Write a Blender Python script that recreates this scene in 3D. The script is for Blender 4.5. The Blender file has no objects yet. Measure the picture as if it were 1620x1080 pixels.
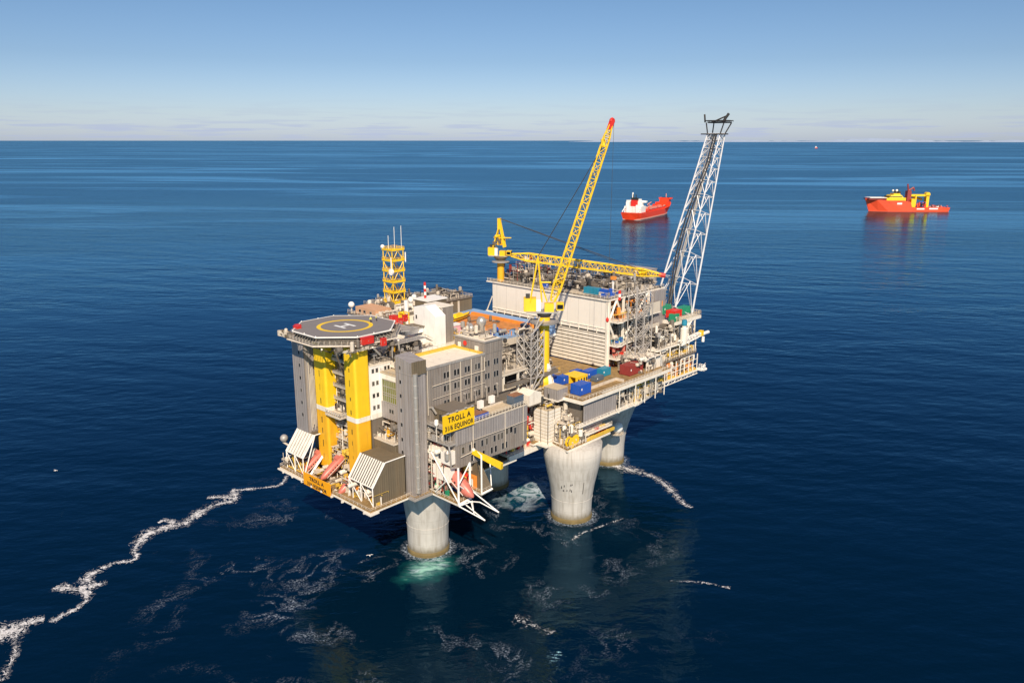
import bpy, math, random
from mathutils import Vector, Matrix
S = bpy.context.scene
R = math.radians
# ------------------------------------------------------------------ camera, sky, sun
PITCH = math.atan(318/1260); AZ = R(42.9)
cd = bpy.data.cameras.new('camera'); cam = bpy.data.objects.new('camera', cd)
S.collection.objects.link(cam); S.camera = cam
cd.sensor_width = 36; cd.lens = 28.0; cd.clip_start = 1; cd.clip_end = 400000
cam.location = (-173.4, -203.0, 145.0)
cam.rotation_euler = (math.pi/2-PITCH, 0, AZ-math.pi/2)
SUN_AZ, SUN_EL = R(46), R(40)          # azimuth the light travels towards, height of the sun
sv = Vector((-math.cos(SUN_AZ)*math.cos(SUN_EL), -math.sin(SUN_AZ)*math.cos(SUN_EL), math.sin(SUN_EL)))
sl = bpy.data.lights.new('sun', 'SUN'); sl.energy = 5.0; sl.angle = R(0.5); sl.color = (1, .865, .68)
so = bpy.data.objects.new('sun', sl); S.collection.objects.link(so)
so.rotation_euler = sv.to_track_quat('Z', 'Y').to_euler(); so.location = (-200, -200, 300)
W = bpy.data.worlds.new('World'); S.world = W; W.use_nodes = True
wn = W.node_tree.nodes; wl = W.node_tree.links
bg = wn['Background']; bg.inputs[1].default_value = 0.085
sky = wn.new('ShaderNodeTexSky'); sky.sky_type = 'NISHITA'; sky.sun_disc = False
sky.sun_elevation = SUN_EL; sky.sun_rotation = math.atan2(sv.x, sv.y)
sky.altitude = 100; sky.air_density = 1.0; sky.dust_density = 0.6; sky.ozone_density = 2.2
# thin far cloud bands low over the horizon
tc = wn.new('ShaderNodeTexCoord'); sp = wn.new('ShaderNodeSeparateXYZ'); wl.new(tc.outputs['Generated'], sp.inputs[0])
mp = wn.new('ShaderNodeMapping'); mp.inputs['Scale'].default_value = (9, 9, 150); wl.new(tc.outputs['Generated'], mp.inputs[0])
nz = wn.new('ShaderNodeTexNoise'); nz.inputs['Scale'].default_value = 1.6; nz.inputs['Detail'].default_value = 6; wl.new(mp.outputs[0], nz.inputs[0])
def ramp(nt, src, pts, interp='LINEAR'):
    r = nt.nodes.new('ShaderNodeValToRGB'); nt.links.new(src, r.inputs[0]); r.color_ramp.interpolation = interp
    e = r.color_ramp.elements
    while len(e) > 1: e.remove(e[-1])
    for i, (p, c) in enumerate(pts):
        x = e[0] if i == 0 else e.new(p)
        x.position = p; x.color = (c, c, c, 1) if isinstance(c, (int, float)) else tuple(c)+(1,)
    return r.outputs[0]
def mth(nt, op, a, b=None, clamp=False):
    m = nt.nodes.new('ShaderNodeMath'); m.operation = op; m.use_clamp = clamp
    for i, v in enumerate((a, b)):
        if v is None: continue
        if isinstance(v, (int, float)): m.inputs[i].default_value = v
        else: nt.links.new(v, m.inputs[i])
    return m.outputs[0]
wt = W.node_tree
cl = ramp(wt, nz.outputs[0], [(.50, 0), (.62, 1)])
band = ramp(wt, sp.outputs[2], [(.0, 0), (.004, .8), (.014, 1), (.026, .35), (.05, 0)])
cm = mth(wt, 'MULTIPLY', mth(wt, 'MULTIPLY', cl, band), .5)
mx = wn.new('ShaderNodeMixRGB'); wl.new(cm, mx.inputs[0]); wl.new(sky.outputs[0], mx.inputs[1]); mx.inputs[2].default_value = (4.9, 5.1, 5.6, 1)
tn = wn.new('ShaderNodeMixRGB'); tn.blend_type = 'MULTIPLY'; tn.inputs[0].default_value = 1; wl.new(mx.outputs[0], tn.inputs[1]); wl.new(ramp(wt, sp.outputs[2], [(0, (.84, .95, 1.38)), (.03, (.77, .85, 1.12)), (.09, (.60, .70, .90)), (.156, (.56, .68, .84)), (.4, (.34, .52, .80))]), tn.inputs[2])
wl.new(tn.outputs[0], bg.inputs[0])
S.view_settings.view_transform = 'Standard'; S.view_settings.look = 'None'
S.view_settings.exposure = 0.3; S.view_settings.gamma = 1

# ------------------------------------------------------------------ materials
def M(name, col, rough=.6, metal=0., kind='', var=.12, dirt=.25, dcol=(.16, .09, .045), seam=2.4):
    m = bpy.data.materials.new(name); m.use_nodes = True; nt = m.node_tree; n = nt.nodes; l = nt.links
    b = n['Principled BSDF']; b.inputs['Roughness'].default_value = rough; b.inputs['Metallic'].default_value = metal
    g = n.new('ShaderNodeNewGeometry'); pos = g.outputs['Position']
    def noise(scale, sc=(1, 1, 1), detail=4):
        mp = n.new('ShaderNodeMapping'); mp.inputs['Scale'].default_value = sc; l.new(pos, mp.inputs[0])
        t = n.new('ShaderNodeTexNoise'); t.inputs['Scale'].default_value = scale; t.inputs['Detail'].default_value = detail
        l.new(mp.outputs[0], t.inputs[0]); return t.outputs[0]
    def mix(f, a, b2, mode='MIX'):
        x = n.new('ShaderNodeMixRGB'); x.blend_type = mode
        for i, v in enumerate((f, a, b2)):
            if isinstance(v, (int, float)): x.inputs[i].default_value = v
            elif isinstance(v, tuple): x.inputs[i].default_value = v+(1,)
            else: l.new(v, x.inputs[i])
        return x.outputs[0]
    lo = tuple(c*(1-var) for c in col); hi = tuple(min(1, c*(1+var)) for c in col)
    c = mix(noise(.35), lo, hi)
    # streaks of dirt and rust that run down the faces
    st = ramp(nt, noise(1.1, (1, 1, .12), 6), [(.52, 0), (.78, 1)])
    c = mix(mth(nt, 'MULTIPLY', st, dirt), c, dcol)
    if kind in ('clad', 'corr', 'panel'):
        s = n.new('ShaderNodeSeparateXYZ'); l.new(pos, s.inputs[0])
        xy = mth(nt, 'ADD', s.outputs[0], s.outputs[1])
        cell = mth(nt, 'FLOOR', mth(nt, 'DIVIDE', xy, seam))
        wn_ = n.new('ShaderNodeTexWhiteNoise'); wn_.noise_dimensions = '1D'; l.new(cell, wn_.inputs['W'])
        c = mix(mth(nt, 'MULTIPLY', wn_.outputs[0], .05 if kind == 'panel' else .16), c, (.03, .03, .03))
        fr = mth(nt, 'FRACT', mth(nt, 'DIVIDE', xy, seam))
        edge = mth(nt, 'LESS_THAN', fr, .18/seam)
        c = mix(mth(nt, 'MULTIPLY', edge, .3), c, (.05, .045, .04))
        bp = n.new('ShaderNodeBump'); bp.inputs['Strength'].default_value = 0 if kind == 'panel' else .28; bp.inputs['Distance'].default_value = .12
        wv = mth(nt, 'SINE', mth(nt, 'MULTIPLY', xy, 2*math.pi/(.9 if kind == 'corr' else 1.2)))
        l.new(wv, bp.inputs['Height']); l.new(bp.outputs[0], b.inputs['Normal'])
    if kind == 'concrete':
        s = n.new('ShaderNodeSeparateXYZ'); l.new(pos, s.inputs[0])
        lift = mth(nt, 'FRACT', mth(nt, 'DIVIDE', s.outputs[2], 4.7))
        c = mix(mth(nt, 'MULTIPLY', mth(nt, 'LESS_THAN', lift, .03), .22), c, (.1, .09, .08))
        rag = mth(nt, 'SUBTRACT', s.outputs[2], mth(nt, 'MULTIPLY', noise(.8, (1, 1, .5), 6), 3.0))
        c = mix(ramp(nt, mth(nt, 'ADD', mth(nt, 'MULTIPLY', rag, .1), .5), [(.55, .85), (.68, .35), (.80, .0)]), c, (.15, .12, .07))
        c = mix(mth(nt, 'MULTIPLY', ramp(nt, noise(.9, (1, 1, .06), 8), [(.46, 0), (.66, 1)]), .34), c, (.2, .17, .13))
        c = mix(mth(nt, 'MULTIPLY', ramp(nt, noise(.22, (1, 1, 1), 5), [(.5, 0), (.75, 1)]), .14), c, (.62, .58, .52))
    if kind == 'deck':
        c = mix(mth(nt, 'MULTIPLY', ramp(nt, noise(.5, (1, 1, 1), 7), [(.42, 0), (.62, 1)]), .55), c, tuple(x*.45 for x in col))
        c = mix(mth(nt, 'MULTIPLY', ramp(nt, noise(1.9, (1, 1, 1), 3), [(.6, 0), (.72, 1)]), .35), c, (.5, .46, .4))
    l.new(c, b.inputs['Base Color'])
    rr = n.new('ShaderNodeMapRange'); l.new(noise(.8), rr.inputs[0]); rr.inputs[3].default_value = max(.05, rough-.12); rr.inputs[4].default_value = min(1, rough+.12)
    l.new(rr.outputs[0], b.inputs['Roughness'])
    return m
CONC = M('weathered concrete', (.47, .44, .40), .85, kind='concrete', var=.1)
GROW = M('marine growth', (.17, .12, .045), .8, var=.5)
WHITE = M('cream white paint', (.78, .71, .61), .45, dirt=.34)
WCLAD = M('cream white cladding', (.82, .75, .66), .5, kind='panel', dirt=.08, seam=6.2, var=.04)
HWHITE = M('bright white paint', (.84, .80, .74), .45, dirt=.16)
GREY = M('grey cladding', (.265, .228, .198), .45, kind='clad', dirt=.36)
LGREY = M('light grey cladding', (.35, .315, .30), .4, .1, kind='clad', dirt=.3, seam=1.5)
BROWN = M('brown corrugated cladding', (.155, .12, .075), .6, kind='corr', dirt=.35)
YEL = M('yellow paint', (.84, .53, .015), .45, dirt=.2, var=.08)
OCH = M('ochre yellow paint', (.78, .40, .015), .5, dirt=.3, var=.12)
YSAFE = M('yellow safety paint', (.66, .42, .05), .55, dirt=.4)
SIGNY = M('yellow sign board', (.88, .54, .01), .4, dirt=.03, var=.03)
SIGNO = M('orange sign board', (.86, .36, .008), .4, dirt=.08, var=.05)
BLACK = M('black lettering', (.02, .018, .015), .6, dirt=0)
RED = M('red paint', (.62, .025, .015), .45, dirt=.15)
MARO = M('dull maroon paint', (.26, .035, .03), .55)
PINK = M('faded orange hull paint', (.52, .15, .11), .4, dirt=.08)
ORG = M('orange primer', (.80, .27, .04), .6, dirt=.3)
GALV = M('galvanised steel', (.40, .37, .34), .5, .25, dirt=.35)
CREAM = M('cream pipe paint', (.60, .52, .42), .5, dirt=.4)
STEEL = M('stainless steel', (.55, .50, .44), .32, .55, dirt=.1)
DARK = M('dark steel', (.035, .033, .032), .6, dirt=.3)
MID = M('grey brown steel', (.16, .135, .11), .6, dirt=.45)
DECKB = M('brown deck plating', (.31, .195, .075), .75, kind='deck')
DECKG = M('grey deck plating', (.20, .18, .155), .75, kind='deck')
DECKL = M('pale roof coating', (.78, .70, .58), .7, kind='', dirt=.3)
HELI = M('helideck surface', (.20, .18, .175), .8, var=.05, dirt=.1, dcol=(.08, .075, .07))
LINEW = M('white marking paint', (.8, .8, .78), .6, dirt=.05)
LINEY = M('yellow marking paint', (.85, .55, .02), .6, dirt=.05)
BLUE = M('blue paint', (.015, .085, .42), .45, dirt=.15)
LBLUE = M('pale blue tarpaulin', (.22, .36, .58), .6, dirt=.2, var=.25)
TEAL = M('teal paint', (.02, .22, .33), .45, dirt=.2)
GREEN = M('green paint', (.02, .25, .13), .45, dirt=.2)
BGREY = M('blue grey paint', (.09, .12, .16), .5, dirt=.2)
RUSTY = M('rusty metal', (.27, .12, .06), .8, var=.4, dirt=.5)
TIMB = M('pale timber', (.50, .40, .27), .8, var=.2)
SKIN = M('skin', (.55, .33, .23), .6, dirt=0)
HIVIS = M('hi vis yellow cloth', (.75, .78, .08), .8, dirt=0)
NAVY = M('navy cloth', (.02, .025, .05), .8, dirt=0)
SOOT = M('sooty steel', (.022, .02, .02), .7, dirt=.4)
HULLR = M('red hull paint', (.80, .055, .012), .4, dirt=.06, dcol=(.3, .04, .02))
HULLC = M('coral red hull paint', (.82, .085, .028), .4, dirt=.06, dcol=(.4, .05, .03))
BOOT = M('pale boot topping', (.72, .30, .22), .5)
ALU = M('pale painted lattice', (.36, .33, .305), .4, dirt=.1)
gl = bpy.data.materials.new('window glass'); gl.use_nodes = True; q = gl.node_tree.nodes['Principled BSDF']
q.inputs['Base Color'].default_value = (.012, .013, .015, 1); q.inputs['Roughness'].default_value = .08; GLASS = gl
GLASSES = []
for nm_, c_ in (('grey reflecting glass', (.03, .033, .038)), ('curtained glass', (.10, .09, .075)), ('dark glass', (.02, .02, .02))):
    g_ = gl.copy(); g_.name = nm_; g_.node_tree.nodes['Principled BSDF'].inputs['Base Color'].default_value = c_+(1,); GLASSES.append(g_)
gg = bpy.data.materials.new('green tinted glass'); gg.use_nodes = True; q = gg.node_tree.nodes['Principled BSDF']
q.inputs['Base Color'].default_value = (.16, .17, .04, 1); q.inputs['Roughness'].default_value = .12; GGLASS = gg

# ------------------------------------------------------------------ mesh helpers
OFF = Vector((0, 0, 0))     # shift of the part of the scene being built
class MB:
    def __init__(s): s.v = []; s.f = []; s.marks = []
    def mark(s):
        s.marks.append((len(s.v), len(s.f))); return s
    def add(s, vs, fs):
        o = len(s.v); s.v += [Vector(v)+OFF for v in vs]; s.f += [tuple(i+o for i in f) for f in fs]; return s
    def box(s, x0, y0, z0, x1, y1, z1):
        v = [(x, y, z) for z in (z0, z1) for x, y in ((x0, y0), (x1, y0), (x1, y1), (x0, y1))]
        return s.add(v, [(3, 2, 1, 0), (4, 5, 6, 7), (0, 1, 5, 4), (1, 2, 6, 5), (2, 3, 7, 6), (3, 0, 4, 7)])
    def prism(s, poly, z0, z1):
        n = len(poly); v = [(x, y, z0) for x, y in poly]+[(x, y, z1) for x, y in poly]
        return s.add(v, [tuple(reversed(range(n))), tuple(range(n, 2*n))]+[(i, (i+1) % n, n+(i+1) % n, n+i) for i in range(n)])
    def loft(s, a, b):   # two rings of equal length, capped
        n = len(a)
        return s.add(list(a)+list(b), [tuple(reversed(range(n))), tuple(range(n, 2*n))]+[(i, (i+1) % n, n+(i+1) % n, n+i) for i in range(n)])
    def tube(s, p, q, r=.15, n=6, r2=None):
        p = Vector(p); q = Vector(q); d = q-p
        if d.length < 1e-4: return s
        d.normalize(); a = d.cross(Vector((0, 0, 1)) if abs(d.z) < .9 else Vector((1, 0, 0))).normalized(); b = d.cross(a)
        r2 = r if r2 is None else r2
        ra = [p+(a*math.cos(2*math.pi*i/n)+b*math.sin(2*math.pi*i/n))*r for i in range(n)]
        rb = [q+(a*math.cos(2*math.pi*i/n)+b*math.sin(2*math.pi*i/n))*r2 for i in range(n)]
        return s.loft(ra, rb)
    def bar(s, p, q, w, h=None):   # rectangular bar
        return s.tube(p, q, w*.707, 4)
    def path(s, pts, r, n=6):
        for a, b in zip(pts, pts[1:]): s.tube(a, b, r, n)
        return s
    def lathe(s, c, prof, n=24, axis='z'):
        c = Vector(c); v = []
        for r, h in prof:
            for i in range(n):
                a = 2*math.pi*i/n; p = (r*math.cos(a), r*math.sin(a), h)
                if axis == 'x': p = (p[2], p[0], p[1])
                if axis == 'y': p = (p[0], p[2], p[1])
                v.append(c+Vector(p))
        f = []; m = len(prof)
        for k in range(m-1):
            for i in range(n): f.append((k*n+i, k*n+(i+1) % n, (k+1)*n+(i+1) % n, (k+1)*n+i))
        f.append(tuple(reversed(range(n)))); f.append(tuple((m-1)*n+i for i in range(n)))
        return s.add(v, f)
    def ball(s, c, r, n=16):
        k = n//2; return s.lathe(c, [(max(.01, r*math.sin(math.pi*i/k)), -r*math.cos(math.pi*i/k)) for i in range(k+1)], n)
    def rail(s, pts, z, h=1.15, r=.06, step=2.2):
        s.mark()
        for a, b in zip(pts, pts[1:]):
            a = Vector((a[0], a[1], z)); b = Vector((b[0], b[1], z)); L = (b-a).length; k = max(1, round(L/step))
            for i in range(k+1):
                p = a.lerp(b, i/k); s.tube(p, p+Vector((0, 0, h)), r, 4)
            for t in (h, h*.55): s.tube(a+Vector((0, 0, t)), b+Vector((0, 0, t)), r, 4)
        return s
    def lattice(s, P, Q, side, w0, h0, w1, h1, n, rc=.2, rb=.1):
        P = Vector(P); Q = Vector(Q); ax = (Q-P).normalized(); sd = Vector(side); sd = (sd-ax*sd.dot(ax)).normalized(); up = ax.cross(sd)
        prev = None
        for i in range(n+1):
            t = i/n; c = P.lerp(Q, t); w = w0+(w1-w0)*t; h = h0+(h1-h0)*t
            ring = [c+sd*(a*w/2)+up*(b*h/2) for a, b in ((-1, -1), (1, -1), (1, 1), (-1, 1))]
            for j in range(4): s.tube(ring[j], ring[(j+1) % 4], rb, 4)
            if prev:
                for j in range(4):
                    s.tube(prev[j], ring[j], rc, 5)
                    a, b = (j, (j+1) % 4) if (i+j) % 2 else ((j+1) % 4, j)
                    s.tube(prev[a], ring[b], rb, 4)
            prev = ring
        return s
    def build(s, name, mat, parent=None, **tags):
        if name in ('railing', 'roof_railing') and len(s.marks) > 1 and s.marks[0][0] == 0:
            return each(s, name, mat, parent, **tags)[0]
        me = bpy.data.meshes.new(name)
        if parent is not None and not parent.get('_local'):
            org = Vector(parent['_org'])
        elif parent is not None: org = Vector((0, 0, 0))
        else:
            xs = [v.x for v in s.v]; ys = [v.y for v in s.v]; zs = [v.z for v in s.v]
            org = Vector(((min(xs)+max(xs))/2, (min(ys)+max(ys))/2, min(zs)))
        me.from_pydata([tuple(v-org) for v in s.v], [], s.f); me.update()
        me.materials.append(mat)
        o = bpy.data.objects.new(name, me); S.collection.objects.link(o)
        if parent is not None:
            o.parent = parent; o['_org'] = parent['_org'] if '_org' in parent else (0, 0, 0)
            if parent.get('_local'): o['_local'] = 1
        else: o.location = org
        for k, v in tags.items():
            if v: o[k] = v
        return o
def each(m, name, mat, parent, **tags):
    """every marked piece of m becomes a part of its own"""
    mk = m.marks+[(len(m.v), len(m.f))]; out = []
    for (v0, f0), (v1, f1) in zip(mk, mk[1:]):
        if v1 == v0: continue
        q = MB(); q.v = m.v[v0:v1]; q.f = [tuple(i-v0 for i in f) for f in m.f[f0:f1]]; out.append(q.build(name, mat, parent, **tags))
    return out
def smooth(o):
    for p in o.data.polygons: p.use_smooth = True
    return o
def thing(name, label, cat, loc=(0, 0, 0), rz=0, group=None, local=False):
    loc = tuple(Vector(loc)+OFF)
    o = bpy.data.objects.new(name, None); S.collection.objects.link(o); o.location = loc; o.rotation_euler = (0, 0, rz)
    o['label'] = label; o['category'] = cat; o['_org'] = tuple(loc)
    if group: o['group'] = group
    if local: o['_local'] = 1
    return o
def copy_tree(o, parent=None):
    c = o.copy(); S.collection.objects.link(c)
    if parent is not None: c.parent = parent; 
    for ch in list(o.children): copy_tree(ch, c)
    return c
def place(src, loc, rz, label, first=False):
    c = src if first else copy_tree(src)
    c.location = loc; c.rotation_euler = (0, 0, rz); c['label'] = label; return c
_win = {}
def windows(parent, pts, face, w=.9, h=1.5, glass=None, frame=None, name='window', pane=True):
    """face: 'x' looks towards -X, 'y' towards -Y, 'Y' +Y"""
    glass = glass or GLASS; frame = frame or GALV; key = (face, w, h, glass.name, frame.name)
    def quad(w, h, d0, d1):
        m = MB()
        if face == 'x': m.box(-d1, -w/2, -h/2, -d0, w/2, h/2)
        else: m.box(-w/2, -d1, -h/2, w/2, -d0, h/2)
        return m
    if key not in _win:
        a = quad(w+.3, h+.3, -.05, .05); me = bpy.data.meshes.new(name); me.from_pydata([tuple(v) for v in a.v], [], a.f); me.materials.append(frame)
        b = quad(w, h, .0, .08); mg = bpy.data.meshes.new('pane'); mg.from_pydata([tuple(v) for v in b.v], [], b.f); mg.materials.append(glass)
        _win[key] = (me, mg)
    me, mg = _win[key]; org = Vector(parent['_org'])
    alt = [mg]
    if glass is GLASS:
        for G in GLASSES:
            k2 = key+(G.name,)
            if k2 not in _win: c_ = mg.copy(); c_.materials.clear(); c_.materials.append(G); _win[k2] = c_
            alt.append(_win[k2])
    for i_, p in enumerate(pts):
        mg = alt[(i_*7+int(p[0]*3+p[2])) % len(alt)]
        o = bpy.data.objects.new(name, me); S.collection.objects.link(o); o.parent = parent; o.location = Vector(p)-org
        if pane:
            g = bpy.data.objects.new('pane', mg); S.collection.objects.link(g); g.parent = o
def clutter(parent, x0, y0, z0, x1, y1, z1, n, seed, mats=None, boxes=.42, r=(.06, .24), vert=.4, nm=''):
    """pipes, cable trays, vessels and cabinets that fill a process area"""
    rn = random.Random(seed); mats = mats or [CREAM, GALV, MID, DARK]; n = int(n*1.6)
    P = [MB() for _ in mats]; Q = [MB() for _ in mats]; U = rn.uniform
    for i in range(n):
        k = rn.randrange(len(mats)); Q[k].mark(); x, y, z = U(x0, x1), U(y0, y1), U(z0, z1); t = rn.random()
        if rn.random() < boxes:
            if rn.random() < .7:
                a, b, c = U(.4, 2.0), U(.4, 2.0), U(.4, 2.3); z = z0 if rn.random() < .5 else z
                Q[k].box(max(x0, x-a/2), max(y0, y-b/2), z, min(x1, x+a/2), min(y1, y+b/2), min(z1, z+c))
            else:
                rr = U(.4, 1.0); L = U(1.5, 4)
                if rn.random() < .5: Q[k].lathe((x, y, z), [(rr*.5, 0), (rr, .3), (rr, L*.8), (rr*.5, L*.8+.3)], 10)
                else: Q[k].lathe((x, y, z+rr), [(rr*.5, -L/2), (rr, -L/2+.3), (rr, L/2-.3), (rr*.5, L/2)], 10, 'x')
        rr = U(*r)
        if t < vert: P[k].tube((x, y, z0), (x, y, min(z1, z+U(0, 2))), rr, 6)
        elif t < vert+(1-vert)*.5:
            xe = min(x1, x+U(2, 12)); P[k].path([(x, y, z0 if rn.random() < .4 else z), (x, y, z), (xe, y, z), (xe, y, max(z0, z-U(0, 3)))], rr)
        else:
            ye = min(y1, y+U(2, 12)); P[k].path([(x, y, z), (x, ye, z), (x, ye, max(z0, z-U(0, 3)))], rr)
    for k, m in enumerate(mats):
        if P[k].v: P[k].build('pipework', m, parent, kind='stuff')
        if Q[k].v: each(Q[k], 'equipment', m, parent)
def text_mesh(txt, size, mat, parent, origin, right, up, width=None, depth=.06):
    cu = bpy.data.curves.new('lettering', 'FONT'); cu.body = txt; cu.size = size; cu.extrude = depth; cu.align_x = 'CENTER'; cu.offset = size*.014; cu.space_character = 1.12
    t = bpy.data.objects.new('t', cu); S.collection.objects.link(t)
    bpy.context.view_layer.update()
    me = bpy.data.meshes.new_from_object(t.evaluated_get(bpy.context.evaluated_depsgraph_get()))
    bpy.data.objects.remove(t); me.materials.clear(); me.materials.append(mat)
    xs = [v.co.x for v in me.vertices]; k = width/(max(xs)-min(xs)) if width else 1
    R_ = Vector(right).normalized(); U_ = Vector(up).normalized(); N_ = R_.cross(U_); org = Vector(parent['_org'])
    for v in me.vertices: v.co = Vector(origin)+R_*v.co.x*k+U_*v.co.y+N_*v.co.z-org
    o = bpy.data.objects.new('lettering', me); S.collection.objects.link(o); o.parent = parent; return o
def stairs(m, p, q, w=.9):
    p = Vector(p); q = Vector(q); m.tube(p, q, .12, 4); side = Vector((q-p).cross((0, 0, 1))).normalized()*w
    m.tube(p+side, q+side, .12, 4)
    k = max(3, int(abs(q.z-p.z)/.5))
    for i in range(k+1): a = p.lerp(q, i/k); m.tube(a, a+side, .1, 4)
    for s_ in (0, 1): m.tube(p+side*s_+Vector((0, 0, 1)), q+side*s_+Vector((0, 0, 1)), .05, 4)

# ------------------------------------------------------------------ the sea
def sea():
    m = bpy.data.materials.new('sea water'); m.use_nodes = True; nt = m.node_tree; n = nt.nodes; l = nt.links
    b = n['Principled BSDF']; g = n.new('ShaderNodeNewGeometry'); pos = g.outputs['Position']
    n.remove(b); df = n.new('ShaderNodeBsdfDiffuse'); gs = n.new('ShaderNodeBsdfGlossy'); gs.inputs['Color'].default_value = (.40, .77, 1, 1); fr_ = n.new('ShaderNodeFresnel'); fr_.inputs['IOR'].default_value = 1.34; ms = n.new('ShaderNodeMixShader')
    l.new(df.outputs[0], ms.inputs[1]); l.new(gs.outputs[0], ms.inputs[2]); l.new(ms.outputs[0], n['Material Output'].inputs[0])
    def noise(scale, sc=(1, 1, 1), detail=3, rot=0., rough=.5, dist=0.):
        m0 = n.new('ShaderNodeMapping'); m0.inputs['Rotation'].default_value = (0, 0, rot); l.new(pos, m0.inputs[0])
        mp = n.new('ShaderNodeMapping'); mp.inputs['Scale'].default_value = sc; l.new(m0.outputs[0], mp.inputs[0])
        t = n.new('ShaderNodeTexNoise'); t.inputs['Scale'].default_value = scale; t.inputs['Detail'].default_value = detail
        t.inputs['Roughness'].default_value = rough; t.inputs['Distortion'].default_value = dist
        l.new(mp.outputs[0], t.inputs[0]); return t.outputs[0]
    sp = n.new('ShaderNodeSeparateXYZ'); l.new(pos, sp.inputs[0])
    def dist(cx, cy, sx=1., sy=1., warp=0., ws=.12):
        a = mth(nt, 'MULTIPLY', mth(nt, 'SUBTRACT', sp.outputs[0], cx), 1/sx); c = mth(nt, 'MULTIPLY', mth(nt, 'SUBTRACT', sp.outputs[1], cy), 1/sy)
        d = mth(nt, 'SQRT', mth(nt, 'ADD', mth(nt, 'MULTIPLY', a, a), mth(nt, 'MULTIPLY', c, c)))
        if warp: d = mth(nt, 'ADD', d, mth(nt, 'MULTIPLY', mth(nt, 'SUBTRACT', noise(ws, detail=4), .5), warp))
        return d
    # turquoise aerated water welling up at two shafts
    up1 = ramp(nt, dist(-10, -11, 15, 10, 1.3, .12), [(.1, 1), (1.0, 0)], 'EASE')
    up2 = ramp(nt, dist(60, 6, 20, 15, 1.3, .1), [(.1, .8), (1.0, 0)], 'EASE')
    up = mth(nt, 'MULTIPLY', mth(nt, 'ADD', up1, mth(nt, 'MULTIPLY', up2, .75), True), ramp(nt, noise(.22, (.5, 1, 1), 6, R(47), .6, .8), [(.3, .25), (.62, 1)]))
    tq = n.new('ShaderNodeMixRGB'); tq.inputs[1].default_value = (.02, .20, .17, 1); tq.inputs[2].default_value = (.36, .68, .56, 1); l.new(ramp(nt, up, [(.45, 0), (.9, 1)]), tq.inputs[0])
    mx = n.new('ShaderNodeMixRGB'); l.new(tq.outputs[0], mx.inputs[2]); mx.inputs[1].default_value = (.0001, .0082, .0215, 1)
    l.new(mth(nt, 'MULTIPLY', up, .85), mx.inputs[0])
    # broken foam streaks drifting round the shafts
    rdg = mth(nt, 'ABSOLUTE', mth(nt, 'SUBTRACT', noise(.075, detail=9, rough=.62, dist=.8), .5))
    fil = ramp(nt, rdg, [(.0, 1), (.012, .5), (.05, 0)])
    brk = ramp(nt, noise(.04, (1, 1, 1), 5, dist=.4), [(.51, 0), (.64, 1)])
    spk = ramp(nt, noise(1.5, detail=7, rough=.75), [(.47, 0), (.66, 1)])
    reg = ramp(nt, dist(-4, 0, 105, 100, .8, .03), [(.5, 1), (1.02, 0)])
    fo = mth(nt, 'MULTIPLY', mth(nt, 'MULTIPLY', fil, brk), mth(nt, 'MULTIPLY', spk, reg))
    f2 = ramp(nt, mth(nt, 'ABSOLUTE', mth(nt, 'SUBTRACT', noise(.11, detail=8, rough=.65, dist=1.2), .5)), [(.0, 1), (.04, .6), (.09, 0)])
    r2 = ramp(nt, dist(62, 5, 21, 16, 1.5, .10), [(.1, .9), (1., 0)])
    fo = mth(nt, 'ADD', fo, mth(nt, 'MULTIPLY', f2, r2), True)
    f3 = ramp(nt, noise(.35, (.35, 1, 1), 7, R(47), .65, 1.0), [(.50, 0), (.66, 1)])
    fo = mth(nt, 'ADD', fo, mth(nt, 'MULTIPLY', f3, mth(nt, 'MULTIPLY', ramp(nt, dist(-9, -10, 12, 7, .8, .2), [(.1, 1), (1., 0)]), .7)), True)
    for lx, ly, lr in ((0, 0, 7.5), (56.4, -21.8, 8), (112.2, 1.3, 7.5), (55.8, 22.4, 7.5)):     # wash round each shaft
        wr = ramp(nt, mth(nt, 'MULTIPLY', dist(lx, ly, 1, 1, 3.5, .5), 1/(lr+3.2)), [(.74, .8), (.86, .35), (1., 0)])
        fo = mth(nt, 'ADD', fo, mth(nt, 'MULTIPLY', wr, ramp(nt, noise(1.1, detail=5, rough=.7), [(.45, 0), (.62, 1)])), True)
    fo = mth(nt, 'MULTIPLY', fo, .85)
    mf = n.new('ShaderNodeMixRGB'); l.new(fo, mf.inputs[0]); l.new(mx.outputs[0], mf.inputs[1]); mf.inputs[2].default_value = (.60, .68, .80, 1)
    l.new(mf.outputs[0], df.inputs['Color']); foam_ = fo
    # roughness: wind slicks in long streaks across the view
    slick = ramp(nt, noise(.0016, (.16, 1, 1), 8, R(52), .7, 1.6), [(.49, 0), (.61, 1)])
    cd_ = n.new('ShaderNodeCameraData')
    far = n.new('ShaderNodeMapRange'); l.new(dist(-173, -203), far.inputs[0]); far.inputs[1].default_value = 250; far.inputs[2].default_value = 2500
    n.remove(cd_)
    rg = mth(nt, 'ADD', .06, mth(nt, 'MULTIPLY', far.outputs[0], .12))
    rg = mth(nt, 'ADD', rg, mth(nt, 'MULTIPLY', fo, .7), True); l.new(rg, gs.inputs['Roughness'])
    # waves
    h = mth(nt, 'ADD', mth(nt, 'MULTIPLY', noise(.035, (.4, 1, 1), 2, R(62)), 4.5), mth(nt, 'MULTIPLY', noise(.16, (.5, 1, 1), 4, R(40)), 1.7))
    h = mth(nt, 'ADD', h, mth(nt, 'MULTIPLY', noise(.7, (.6, 1, 1), 3, R(70)), .20))
    bp = n.new('ShaderNodeBump'); bp.inputs['Distance'].default_value = 1.0
    cap = mth(nt, 'ADD', .47, mth(nt, 'MULTIPLY', slick, .34))
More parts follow.
